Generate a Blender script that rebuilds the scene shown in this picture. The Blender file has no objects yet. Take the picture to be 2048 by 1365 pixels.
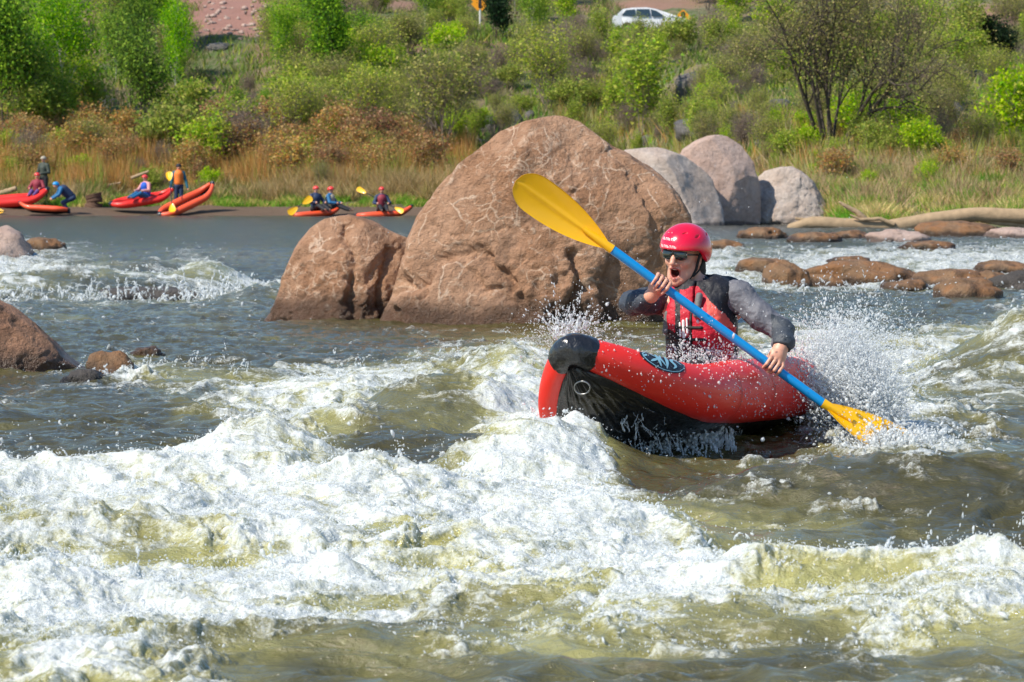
import bpy, bmesh, math, random
import numpy as np
import openvdb as vdb
from mathutils import Vector, Matrix, Euler
random.seed(7); RNG = np.random.default_rng(7)
S = bpy.context.scene
COL = S.collection
R = math.radians
# ------------------------------------------------------------------ camera
F = 6660.0; YH = 388.0; H = 1.20; D0 = 15.5; PXM = F / D0
TILT = math.atan((682.5 - YH) / F)
cam = bpy.data.cameras.new('camera'); camo = bpy.data.objects.new('camera', cam); COL.objects.link(camo)
camo.location = (0, 0, H); camo.rotation_euler = (R(90) - TILT, 0, 0)
cam.sensor_width = 36; cam.lens = 36 * F / 2048; cam.clip_end = 3000; cam.clip_start = .5
cam.dof.use_dof = True; cam.dof.focus_distance = D0; cam.dof.aperture_fstop = 13.0
S.camera = camo
CT, ST = math.cos(TILT), math.sin(TILT)
def ray(px, py):
    dx = (px - 1024) / F; dy = (682.5 - py) / F
    return dx, CT + dy * ST, dy * CT - ST
def at(px, py, Y):
    x, y, z = ray(px, py); k = Y / y
    return Vector((x * k, Y, H + z * k))
def base_level(x, y):
    t = np.clip((y - 42.0) / 10.0, 0, 1); return .35 * t * t * (3 - 2 * t)
def ground(px, py):
    x, y, z = ray(px, py)
    zz = 0.0
    for _ in range(6):
        k = (zz - H) / z; zz = float(base_level(0, y * k))
    return Vector((x * k, y * k, zz))
# ------------------------------------------------------------------ noise
_p = np.random.default_rng(3).permutation(256); PERM = np.concatenate([_p, _p, _p]).astype(np.int32)
_a = np.random.default_rng(4).uniform(0, 2 * np.pi, 256); GX = np.cos(_a).astype(np.float32); GY = np.sin(_a).astype(np.float32)
_g = np.random.default_rng(5).normal(size=(256, 3)); _g /= np.linalg.norm(_g, axis=1)[:, None]; G3 = _g.astype(np.float32)
def pn2(x, y, seed=0):
    xi = np.floor(x).astype(np.int32); yi = np.floor(y).astype(np.int32)
    xf = (x - xi).astype(np.float32); yf = (y - yi).astype(np.float32)
    u = xf ** 3 * (xf * (xf * 6 - 15) + 10); v = yf ** 3 * (yf * (yf * 6 - 15) + 10)
    X = (xi + seed * 17) & 255; Y = yi & 255
    def g(a, b, fx, fy):
        h = PERM[PERM[(X + a) & 255] + ((Y + b) & 255)]
        return GX[h] * fx + GY[h] * fy
    n0 = g(0, 0, xf, yf); n1 = g(1, 0, xf - 1, yf); n2 = g(0, 1, xf, yf - 1); n3 = g(1, 1, xf - 1, yf - 1)
    a = n0 + u * (n1 - n0); b = n2 + u * (n3 - n2)
    return (a + v * (b - a)) * 1.4
def pn3(x, y, z, seed=0):
    xi = np.floor(x).astype(np.int32); yi = np.floor(y).astype(np.int32); zi = np.floor(z).astype(np.int32)
    xf = (x - xi).astype(np.float32); yf = (y - yi).astype(np.float32); zf = (z - zi).astype(np.float32)
    u = xf ** 3 * (xf * (xf * 6 - 15) + 10); v = yf ** 3 * (yf * (yf * 6 - 15) + 10); w = zf ** 3 * (zf * (zf * 6 - 15) + 10)
    X = (xi + seed * 31) & 255; Y = yi & 255; Z = zi & 255
    r = 0
    for a in (0, 1):
        for b in (0, 1):
            for c in (0, 1):
                h = PERM[PERM[PERM[(X + a) & 255] + ((Y + b) & 255)] + ((Z + c) & 255)]
                d = G3[h, 0] * (xf - a) + G3[h, 1] * (yf - b) + G3[h, 2] * (zf - c)
                r = r + d * (u if a else 1 - u) * (v if b else 1 - v) * (w if c else 1 - w)
    return r * 1.5
def fbm2(x, y, o=4, seed=0, gain=.5):
    r = 0; a = 1; s = 0
    for i in range(o):
        r = r + a * pn2(x, y, seed + i * 3); s += a; a *= gain; x = x * 2.03 + 5.1; y = y * 2.03 - 3.7
    return r / s
def billow2(x, y, o=4, seed=0, gain=.55):
    r = 0; a = 1; s = 0
    for i in range(o):
        r = r + a * (1 - np.abs(pn2(x, y, seed + i * 3)) * 2); s += a; a *= gain; x = x * 2.03 + 5.1; y = y * 2.03 - 3.7
    return r / s
def fbm3(p, sc, o=4, seed=0, gain=.5, ridge=False):
    r = 0; a = 1; s = 0; q = p * sc
    for i in range(o):
        n = pn3(q[:, 0], q[:, 1], q[:, 2], seed + i)
        if ridge: n = 1 - 2 * np.abs(n)
        r = r + a * n; s += a; a *= gain; q = q * 2.07 + 3.3
    return r / s
def sstep(a, b, x):
    t = np.clip((x - a) / (b - a), 0, 1); return t * t * (3 - 2 * t)
# ------------------------------------------------------------------ scene helpers
def tag(o, label=None, cat=None, group=None, kind=None):
    if label: o['label'] = label
    if cat: o['category'] = cat
    if group: o['group'] = group
    if kind: o['kind'] = kind
    return o
def empty(name, loc=(0, 0, 0), rz=0):
    o = bpy.data.objects.new(name, None); COL.objects.link(o); o.location = loc; o.rotation_euler = (0, 0, rz)
    o.empty_display_size = .1
    return o
def link(name, me, mats=None, parent=None, smooth=True):
    if mats is not None:
        if len(me.materials): me.materials.clear()
        for m in (mats if isinstance(mats, (list, tuple)) else [mats]): me.materials.append(m)
    if smooth: me.polygons.foreach_set('use_smooth', [True] * len(me.polygons))
    o = bpy.data.objects.new(name, me); COL.objects.link(o)
    if parent: o.parent = parent
    return o
def np_mesh(name, v, f, n=4):
    """v (N,3), f (M,n) arrays -> mesh, fast"""
    me = bpy.data.meshes.new(name); v = np.ascontiguousarray(v, dtype=np.float32); f = np.ascontiguousarray(f, dtype=np.int32)
    me.vertices.add(len(v)); me.vertices.foreach_set('co', v.ravel())
    me.loops.add(f.size); me.loops.foreach_set('vertex_index', f.ravel())
    me.polygons.add(len(f)); me.polygons.foreach_set('loop_start', np.arange(0, f.size, n, dtype=np.int32))
    me.polygons.foreach_set('loop_total', np.full(len(f), n, np.int32))
    me.update(calc_edges=True); me.validate()
    return me
def attr(me, name, arr):
    a = me.attributes.new(name, 'FLOAT', 'POINT'); a.data.foreach_set('value', np.ascontiguousarray(arr, dtype=np.float32))
def grid_faces(nr, nc, wrap=False):
    i = np.arange(nr - 1)[:, None]; j = np.arange(nc if wrap else nc - 1)[None]
    a = i * nc + j; b = i * nc + (j + 1) % nc
    return np.stack([a, b, b + nc, a + nc], -1).reshape(-1, 4)
# ------------------------------------------------------------------ node helper
class NT:
    def __init__(s, name, w=False):
        if w: s.t = w.node_tree
        else:
            s.m = bpy.data.materials.new(name); s.m.use_nodes = True; s.t = s.m.node_tree
            for n in list(s.t.nodes): s.t.nodes.remove(n)
            s.out = s.t.nodes.new('ShaderNodeOutputMaterial')
    def n(s, typ, inp=None, **kw):
        nd = s.t.nodes.new('ShaderNode' + typ)
        for k, v in kw.items(): setattr(nd, k, v)
        for k, v in (inp or {}).items(): s.set(nd.inputs[k], v)
        return nd
    def set(s, sock, v):
        if isinstance(v, bpy.types.NodeSocket): s.t.links.new(v, sock)
        elif isinstance(v, bpy.types.Node): s.t.links.new(v.outputs[0], sock)
        else:
            if sock.type == 'RGBA' and len(v) == 3: v = (*v, 1)
            sock.default_value = v
    def math(s, op, a, b=0.0, c=None, clamp=False):
        nd = s.t.nodes.new('ShaderNodeMath'); nd.operation = op; nd.use_clamp = clamp
        s.set(nd.inputs[0], a); s.set(nd.inputs[1], b)
        if c is not None: s.set(nd.inputs[2], c)
        return nd.outputs[0]
    def mix(s, f, a, b, mode='MIX'):
        nd = s.t.nodes.new('ShaderNodeMix'); nd.data_type = 'RGBA'; nd.blend_type = mode
        s.set(nd.inputs[0], f); s.set(nd.inputs[6], a); s.set(nd.inputs[7], b); return nd.outputs[2]
    def fmix(s, f, a, b):
        nd = s.t.nodes.new('ShaderNodeMix'); nd.data_type = 'FLOAT'
        s.set(nd.inputs[0], f); s.set(nd.inputs[2], a); s.set(nd.inputs[3], b); return nd.outputs[0]
    def ramp(s, v, a, b, c=0.0, d=1.0):
        nd = s.t.nodes.new('ShaderNodeMapRange'); nd.interpolation_type = 'SMOOTHSTEP'
        for i, x in enumerate((v, a, b, c, d)): s.set(nd.inputs[i], x)
        return nd.outputs[0]
    def co(s, scale=(1, 1, 1), kind='Object'):
        t = s.n('TexCoord'); m = s.n('Mapping', {'Vector': t.outputs[kind], 'Scale': scale}); return m.outputs[0]
    def noise(s, vec, scale, detail=4, rough=.5, dist=0.0):
        return s.n('TexNoise', {'Vector': vec, 'Scale': scale, 'Detail': detail, 'Roughness': rough, 'Distortion': dist}).outputs[0]
    def attr(s, name): return s.n('Attribute', attribute_name=name).outputs['Fac']
    def bump(s, h, strength=.5, dist=.02, normal=None):
        i = {'Height': h, 'Strength': strength, 'Distance': dist}
        if normal is not None: i['Normal'] = normal
        return s.n('Bump', i).outputs[0]
    def bsdf(s, **kw):
        i = {k.replace('_', ' '): v for k, v in kw.items()}
        b = s.n('BsdfPrincipled', i); s.t.links.new(b.outputs[0], s.out.inputs[0]); return b
def simple(name, col, rough=.5, bumpv=0, bscale=40, vary=.15, spec=.5, coat=0, metal=0):
    t = NT(name); co = t.co(); nz = t.noise(co, bscale * .4, 3)
    c = t.mix(t.math('MULTIPLY', nz, vary * 2), col, tuple(x * .55 for x in col))
    kw = dict(Base_Color=c, Roughness=rough, Metallic=metal, Coat_Weight=coat)
    b = t.bsdf(**kw); b.inputs['Specular IOR Level'].default_value = spec
    if bumpv: t.set(b.inputs['Normal'], t.bump(t.noise(co, bscale, 4), bumpv, .01))
    return t.m
# ------------------------------------------------------------------ light
SUN_AZ = R(58)      # degrees to the left of the direction from scene back to camera
SUN_EL = R(46)
sd = Vector((-math.sin(SUN_AZ) * math.cos(SUN_EL), -math.cos(SUN_AZ) * math.cos(SUN_EL), math.sin(SUN_EL)))
sl = bpy.data.lights.new('sun', 'SUN'); sl.energy = 5.0; sl.angle = R(.5); sl.color = (1, .93, .80)
so = bpy.data.objects.new('sun', sl); COL.objects.link(so); so.rotation_euler = sd.to_track_quat('Z', 'Y').to_euler()
w = bpy.data.worlds.new('World'); S.world = w; w.use_nodes = True
for n in list(w.node_tree.nodes): w.node_tree.nodes.remove(n)
wt = NT('', w)
sky = wt.n('TexSky', sky_type='NISHITA', sun_disc=False, sun_elevation=SUN_EL, sun_rotation=math.atan2(sd.x, sd.y), air_density=1.4, dust_density=.0, ozone_density=8.0)
bg = wt.n('Background', {'Color': sky, 'Strength': .12}); wo = wt.n('OutputWorld'); wt.t.links.new(bg.outputs[0], wo.inputs[0])
S.view_settings.view_transform = 'Standard'; S.view_settings.look = 'None'; S.view_settings.exposure = .26
S.cycles.max_bounces = 6; S.cycles.diffuse_bounces = 3; S.cycles.glossy_bounces = 3; S.cycles.transmission_bounces = 3; S.cycles.transparent_max_bounces = 10
S.cycles.use_denoising = True
# ================================================================== RIVER
# foam density (0-9) of each stretch of the river; columns run across it, rows along it
FG = """440:0 0 0 0 0 0 0 0 0 0 0 0 0 0 0 0 0
470:1 0 0 0 0 0 0 0 0 0 0 2 1 2 2 1 2
490:6 3 0 1 0 0 0 0 0 0 4 4 2 1 4 3 4
508:8 4 1 4 0 0 0 0 0 0 6 7 5 7 6 7 7
522:9 6 3 5 2 2 0 0 0 0 8 9 5 3 4 6 7
535:9 9 8 9 7 7 0 0 0 0 8 9 5 3 4 6 7
556:9 9 9 9 9 9 0 0 0 0 8 9 8 7 7 8 8
576:6 7 8 8 8 8 3 0 0 0 5 6 5 4 5 5 4
600:4 3 3 3 3 4 4 1 0 0 1 1 1 1 1 1 2
640:1 2 1 2 1 1 1 1 1 1 1 1 1 1 1 1 3
680:0 0 1 1 1 1 1 2 3 2 2 2 4 6 3 4 7
720:0 0 2 1 1 1 2 4 6 6 4 3 5 8 5 6 6
760:1 2 5 3 3 5 5 3 6 7 5 4 6 8 6 3 4
800:2 2 1 3 6 7 6 6 8 8 5 4 6 6 6 3 3
840:1 0 0 3 5 6 3 4 8 8 3 1 2 3 6 3 2
880:1 1 1 2 4 5 1 1 6 8 2 1 1 4 6 3 2
920:0 1 0 2 5 3 0 0 5 8 2 0 1 4 5 4 3
945:0 1 1 5 6 4 0 0 6 9 1 1 2 3 4 3 2
975:5 8 8 8 8 7 2 4 8 8 1 1 2 3 4 3 3
1000:8 8 7 7 9 9 7 9 9 8 1 2 2 3 3 1 1
1050:4 5 6 8 9 7 7 8 9 9 4 3 2 2 1 0 0
1100:5 4 4 5 6 5 4 6 8 8 7 4 3 1 0 0 0
1150:6 5 2 4 6 8 7 7 8 8 8 7 6 4 3 2 2
1185:4 6 8 8 8 9 8 7 7 8 8 8 8 8 8 8 6
1230:8 8 8 7 8 7 6 4 3 4 7 7 5 6 6 5 4
1270:6 8 7 5 6 4 1 2 2 3 5 3 3 4 6 7 8
1310:5 7 6 3 3 2 2 2 3 2 2 2 2 1 4 3 2
1350:4 7 5 3 2 0 1 0 0 1 1 1 1 2 2 1 1
1500:4 4 3 3 2 1 2 1 2 1 2 1 2 2 2 2 2"""
_r = [l.split(':') for l in FG.split('\n')]
FPY = np.array([float(a) for a, _ in _r]); FV = np.array([[float(q) for q in b.split()] for _, b in _r]) / 9.0
FY = np.array([ground(1024, p).y for p in FPY])      # distance of each row
def foam_density(x, y):
    u = np.clip((x / y * F / CT + 1024) / 128.0, 0, 15.999)
    iy = np.interp(-y, -FY, np.arange(len(FY))); i0 = np.clip(np.floor(iy).astype(int), 0, len(FY) - 2)
    fy = iy - i0; fy = fy * fy * (3 - 2 * fy); j = np.floor(u).astype(int); fx = u - j; fx = fx * fx * (3 - 2 * fx)
    a = FV[i0, j] * (1 - fx) + FV[i0, j + 1] * fx; b = FV[i0 + 1, j] * (1 - fx) + FV[i0 + 1, j + 1] * fx
    return a * (1 - fy) + b * fy
# standing waves, holes and foam piles: (px, py, height, half width across, half length along, skew)
RID = [(250, 985, .13, .95, .26, 0), (520, 965, .22, .42, .28, 0), (120, 930, -.10, .9, .30, 0),
       (880, 850, .25, .55, .45, .2), (820, 950, -.10, .5, .25, 0), (730, 1005, .10, .35, .2, 0), (1060, 960, .27, .34, .38, 0),
       (1850, 1010, .20, 1.0, .42, .12), (1750, 1130, -.07, .9, .35, .1), (1560, 1200, .065, .9, .2, .1), (1980, 1200, .07, .3, .16, 0), (1190, 1090, .12, .5, .3, 0),
       (100, 1110, .09, .5, .2, 0), (680, 1190, .10, .10, .10, 0), (300, 1060, .06, .5, .4, 0), (900, 1120, .06, .7, .3, 0),
       (2080, 760, .44, .62, 1.0, .3), (1010, 760, .21, .35, .7, 0), (700, 800, .10, .5, .5, 0), (1120, 880, .10, .25, .5, 0),
       (1720, 840, .22, .36, .7, 0), (1600, 880, .06, .3, .5, 0), (1300, 908, .15, .40, .30, 0), (1330, 1000, -.05, .35, .3, 0), (1790, 905, .05, .25, .3, 0),
       (420, 560, .30, .45, 1.0, 0), (1170, 945, .10, .22, .2, 0), (60, 556, .22, 1.4, 1.6, 0), (250, 556, .16, .9, 1.4, 0), (250, 512, .16, 1.6, 1.3, 0), (540, 545, .18, .5, 1.6, 0), (1440, 556, .12, .5, 1.5, 0),
       (400, 760, .06, .5, .5, 0), (650, 1290, .05, 1.0, .2, 0), (1700, 1265, .05, .8, .18, -.1), (150, 1215, .08, .8, .2, 0)]
RW = [(ground(a, b), h, lx, ly, sk) for a, b, h, lx, ly, sk in RID]
def water_fields(x, y):
    z = base_level(x, y).astype(np.float32)
    for c, h, lx, ly, sk in RW:
        dx = (x - c.x) / lx; dy = (y - c.y - sk * (x - c.x)) / ly
        m = (np.abs(dx) < 3) & (np.abs(dy) < 3)
        if m.any():
            e = h * np.exp(-dx[m] ** 2 - dy[m] ** 2); z[m] += e
    wx = fbm2(x * .8, y * .6, 3, 11) ; wy = fbm2(x * .8, y * .6, 3, 23)
    X = x + wx * .5; Y = y + wy * .5
    dens = foam_density(x + wx * .10, y + wy * .14 * y / 15)
    fn = billow2(X * 1.5, Y * 1.1, 6, 41, .62); fn2 = fbm2(X * 6, Y * 3.0, 4, 55, .6)
    fs = billow2(X * 1.1 + Y * .25, Y * 3.1 - X * .35, 5, 47, .6)
    raw = dens * 1.25 + (fn - .47) * .75 + (fs - .47) * .75 + fn2 * .38 - .16
    foam = sstep(-.02, 1.05, raw)
    calm = sstep(.35, .05, dens); far = sstep(40, 58, y)
    # swell, chop, ripples
    z += fbm2(x * .45, y * .5, 2, 61) * .07 * (1 - .6 * far)
    z += fbm2(X * 1.3, Y * 1.7, 3, 63, .6) * .055 * (1 - .72 * far)
    rp = 1 - 2 * np.abs(pn2(X * 2.6 + wy, Y * 4.2, 67)); z += rp * .026 * (1 - .5 * far)
    rp = 1 - 2 * np.abs(pn2(X * 6.3, Y * 9.5 + wx * 2, 68)); z += rp * .009 * (1 - .5 * far)
    # froth
    fb = sstep(.3, .7, raw)
    z += fb * (fbm2(X * 1.9, Y * 1.7, 3, 71, .55) * .08 + .012)
    fr = billow2(X * 4.2, Y * 3.4, 4, 73, .62); z += fb * (fr - .45) * .034
    z += foam * fbm2(x * 17, y * 11, 3, 83, .65) * .011
    aer = sstep(.12, .85, dens + fbm2(X * .9, Y * .9, 3, 91) * .45 + .22 * sstep(13, 11, y))
    return z, foam, aer
NC, NR = 1150, 1650
t = np.linspace(0, 1, NR); PW = .95; q = (7.0 ** -PW + (150.0 ** -PW - 7.0 ** -PW) * t); yy = q ** (-1 / PW)
u = np.linspace(-1, 1, NC)
Yg = np.repeat(yy[:, None], NC, 1); Xg = u[None] * (yy[:, None] * (1024 / F) * 1.30 + .8)
xs, ys = Xg.ravel().astype(np.float64), Yg.ravel().astype(np.float64)
z, foam, aer = water_fields(xs, ys)
# push crests about sideways a little so froth does not look like a height map
ox = fbm2(xs * 6, ys * 5, 3, 101) * .035 * foam; oy = fbm2(xs * 6, ys * 5, 3, 111) * .07 * foam
V = np.stack([xs + ox, ys + oy, z], 1)
wm = np_mesh('river_water', V, grid_faces(NR, NC)[:, ::1]); attr(wm, 'foam', foam); attr(wm, 'aer', aer)
t = NT('river_water'); co = t.co((1, .8, 1)); foamA = t.attr('foam'); aerA = t.attr('aer')
n1 = t.noise(co, 30, 6, .75, .6); n2 = t.noise(co, 5, 5, .65, .8); n3 = t.noise(co, 80, 3, .6); n4 = t.noise(t.co((.6, 1.3, 1)), 13, 5, .7, 1.2)
f = t.math('ADD', foamA, t.math('MULTIPLY', t.math('SUBTRACT', n1, .5), 1.1)); f = t.math('ADD', f, t.math('MULTIPLY', t.math('SUBTRACT', n4, .5), 1.5)); f = t.math('ADD', f, t.math('MULTIPLY', t.math('SUBTRACT', n2, .5), .7))
f = t.math('ADD', f, t.math('MULTIPLY', t.math('SUBTRACT', t.noise(co, 120, 3, .75), .5), .9))
f = t.math('MULTIPLY', t.ramp(f, .24, 1.14), t.ramp(foamA, .0, .15))
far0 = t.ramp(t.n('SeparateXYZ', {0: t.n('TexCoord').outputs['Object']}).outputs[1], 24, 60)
dark = t.mix(n2, (.045, .039, .010), (.092, .078, .018)); milky = t.mix(n2, (.36, .36, .16), (.46, .41, .11))
wc = t.mix(t.math('MULTIPLY', aerA, t.ramp(n4, .1, .8, .55, 1.0)), dark, milky)
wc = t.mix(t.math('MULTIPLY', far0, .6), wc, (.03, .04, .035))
col = t.mix(f, wc, t.mix(n4, (.52, .56, .54), (.74, .76, .75)))
far = t.ramp(t.n('SeparateXYZ', {0: t.n('TexCoord').outputs['Object']}).outputs[1], 35, 60)
hgt = t.math('ADD', t.noise(t.co((1, 1.6, 1)), 7, 4, .6, .3), t.math('MULTIPLY', n1, .25))
bm = t.bump(hgt, t.fmix(far, .6, 1.0), t.fmix(far, .07, .35)); bm = t.bump(n3, t.fmix(f, .1, .6), .015, bm)
# distant chop is far below one pixel: spread the facet normals evenly instead of bumping
nv = t.n('TexNoise', {'Vector': t.co((1, 1, 1)), 'Scale': 4.5, 'Detail': 3}).outputs['Color']
pv = t.n('VectorMath', {0: t.n('VectorMath', {0: nv, 1: (.5, .5, .5)}, operation='SUBTRACT').outputs[0], 1: (.6, .8, 0)}, operation='MULTIPLY').outputs[0]
# (the chop's steep faces look downstream, towards -y)
pv = t.n('VectorMath', {0: pv, 1: (0, -.16, 0)}, operation='ADD').outputs[0]
pv = t.n('VectorMath', {0: pv}, operation='SCALE'); t.set(pv.inputs['Scale'], t.ramp(t.n('SeparateXYZ', {0: t.n('TexCoord').outputs['Object']}).outputs[1], 20, 48, .04, 1.0))
bm = t.n('VectorMath', {0: t.n('VectorMath', {0: bm, 1: pv.outputs[0]}, operation='ADD').outputs[0]}, operation='NORMALIZE').outputs[0]
b = t.bsdf(Base_Color=col, Roughness=t.fmix(f, t.fmix(far, .08, .2), .6), Normal=bm, IOR=1.42)
t.set(b.inputs['Specular IOR Level'], t.fmix(f, 1.0, .4)); t.set(b.inputs['Subsurface Weight'], t.math('MULTIPLY', f, .5)); b.inputs['Subsurface Scale'].default_value = .05; b.inputs['Subsurface Radius'].default_value = (1, 1, .9)
tag(link('river_water', wm, t.m), kind='structure')
# ================================================================== TERRAIN
def shore_y(x):
    return 127 - 42 * sstep(4.2, 9.4, x) + 1.2 * np.sin(x * .35) + .5 * np.sin(x * 1.3 + 1)
def terrain_z(x, y, fine=True):
    x = np.asarray(x, float); y = np.asarray(y, float)
    s = y - shore_y(x)
    z = -.6 + .95 * sstep(-4, .2, s) + .12 * np.clip(s, 0, 4) 
    k = 185 - shore_y(x) - 8
    up = np.clip((s - 4) / k, 0, 1)
    z = z + (9.3) * up ** 1.05
    z = z + np.clip(y - 193, 0, 400) * .13
    if fine:
        a = sstep(3, 25, s)
        z = z + a * (fbm2(x * .05, y * .05, 3, 5) * 1.6 * sstep(60, 20, np.abs(y - 187) * 0 + np.clip(188 - y, 0, 60) * 0 + 10) * sstep(0, 14, np.abs(y - 187)) + fbm2(x * .4, y * .4, 3, 9) * .35)
    return z
tx = np.linspace(-95, 95, 420); ty = np.concatenate([np.linspace(76, 200, 420), np.linspace(201, 430, 90)])
Xg, Yg = np.meshgrid(tx, ty); xs, ys = Xg.ravel(), Yg.ravel()
tm = np_mesh('hillside_ground', np.stack([xs, ys, terrain_z(xs, ys)], 1), grid_faces(len(ty), len(tx)))
s_ = ys - shore_y(xs)
attr(tm, 'beach', sstep(7, 2.0, s_ + fbm2(xs * .4, ys * .4, 3, 31) * 2) * sstep(3, 0, xs))
scr = sstep(.0, 1.2, 1.3 - ((xs + 15.2) / 2.6) ** 2) * sstep(170, 177, ys) + sstep(0, 1, 1.4 - ((xs + 22) / 6) ** 2) * sstep(180, 190, ys) + .7 * sstep(.12, .3, fbm2(xs * .05, ys * .09, 3, 37)) * sstep(155, 170, ys)
attr(tm, 'scree', np.clip(scr, 0, 1)); attr(tm, 'road', sstep(4.2, 3.2, np.abs(ys - 188)))
t = NT('hillside_ground'); co = t.co(); a = t.noise(co, .16, 4, .6); b_ = t.noise(co, 1.7, 5, .65); c = t.noise(co, 9, 4, .7)
g = t.mix(t.ramp(a, .42, .6), (.20, .155, .085), (.085, .13, .035)); g = t.mix(t.math('MULTIPLY', t.ramp(b_, .45, .7), .7), g, (.30, .235, .15))
g = t.mix(t.ramp(c, .60, .75), g, (.36, .30, .24))
g = t.mix(t.attr('scree'), g, t.mix(c, (.26, .11, .075), (.46, .25, .19)))
g = t.mix(t.attr('beach'), g, t.mix(b_, (.10, .06, .035), (.20, .13, .08)))
g = t.mix(t.attr('road'), g, (.16, .13, .12))
t.bsdf(Base_Color=g, Roughness=.95, Normal=t.bump(c, .8, .15))
tag(link('hillside_ground', tm, t.m), kind='structure')
def hit(px, py):
    dx, dy, dz = ray(px, py); Y = np.arange(78, 330, .1); X = dx / dy * Y; Z = H + dz / dy * Y; T = terrain_z(X, Y)
    i = int(np.argmax(T > Z)); return Vector((X[i], Y[i], T[i]))
# ================================================================== ROCKS
def rock_mat(name, c1, c2, vein, wet=.25, veins=1.0, dark=0.0, vscale=1.0, orange=0.0):
    t = NT(name); co = t.co(); a = t.noise(co, 1.4, 5, .65); b_ = t.noise(co, 9, 5, .7); c = t.noise(co, 45, 4, .75)
    col = t.mix(t.ramp(a, .35, .65), c1, c2); col = t.mix(t.math('MULTIPLY', t.ramp(b_, .42, .7), .55), col, tuple(x * .55 for x in c1))
    col = t.mix(t.math('MULTIPLY', t.ramp(c, .55, .75), .35), col, vein)
    if veins:
        d = t.n('TexNoise', {'Vector': co, 'Scale': 3.0 * vscale, 'Detail': 4}); 
        v = t.n('VectorMath', {0: co, 1: t.n('VectorMath', {0: d.outputs['Color'], 1: (.42, .42, .42)}, operation='MULTIPLY').outputs[0]}, operation='ADD').outputs[0]
        vo = t.n('TexVoronoi', {'Vector': v, 'Scale': 3.6 * vscale}, feature='DISTANCE_TO_EDGE').outputs[0]
        vo2 = t.n('TexVoronoi', {'Vector': v, 'Scale': 9 * vscale}, feature='DISTANCE_TO_EDGE').outputs[0]
        m = t.math('MULTIPLY', t.ramp(vo, .026, .007), t.ramp(t.noise(co, 1.9, 3), .46, .56)); m2 = t.math('MULTIPLY', t.ramp(vo2, .055, .010), t.ramp(t.noise(co, 2.6, 4), .46, .58))
        m = t.math('MAXIMUM', m, t.math('MULTIPLY', m2, .8)); m = t.math('MULTIPLY', m, t.ramp(b_, .40, .52))
        col = t.mix(t.math('MULTIPLY', m, .85 * veins), col, vein)
        sp = t.math('MULTIPLY', t.ramp(t.noise(co, 11, 6, .75, .6), .53, .62), t.ramp(t.noise(co, 1.3, 3), .44, .62)); col = t.mix(t.math('MULTIPLY', sp, .7 * veins), col, vein)
    if orange: col = t.mix(t.math('MULTIPLY', t.ramp(t.noise(co, 3, 4), .42, .6), orange), col, (.30, .115, .03))
    st = t.math('MULTIPLY', t.ramp(t.noise(t.co((1, 1, .35)), 2.3, 4, .6), .58, .66), dark); col = t.mix(st, col, (.035, .025, .02))
    # wet, dark band just above the water
    wz = t.math('ADD', t.attr('above'), t.math('MULTIPLY', t.math('SUBTRACT', a, .5), .3)); wm_ = t.ramp(wz, wet, wet * .35)
    col = t.mix(t.math('MULTIPLY', wm_, .88), col, tuple(x * .22 for x in c1))
    ro = t.fmix(wm_, .9, .28)
    t.bsdf(Base_Color=col, Roughness=ro, Normal=t.bump(t.math('ADD', b_, t.math('MULTIPLY', c, .4)), 1.0, .06)); return t.m
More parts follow.
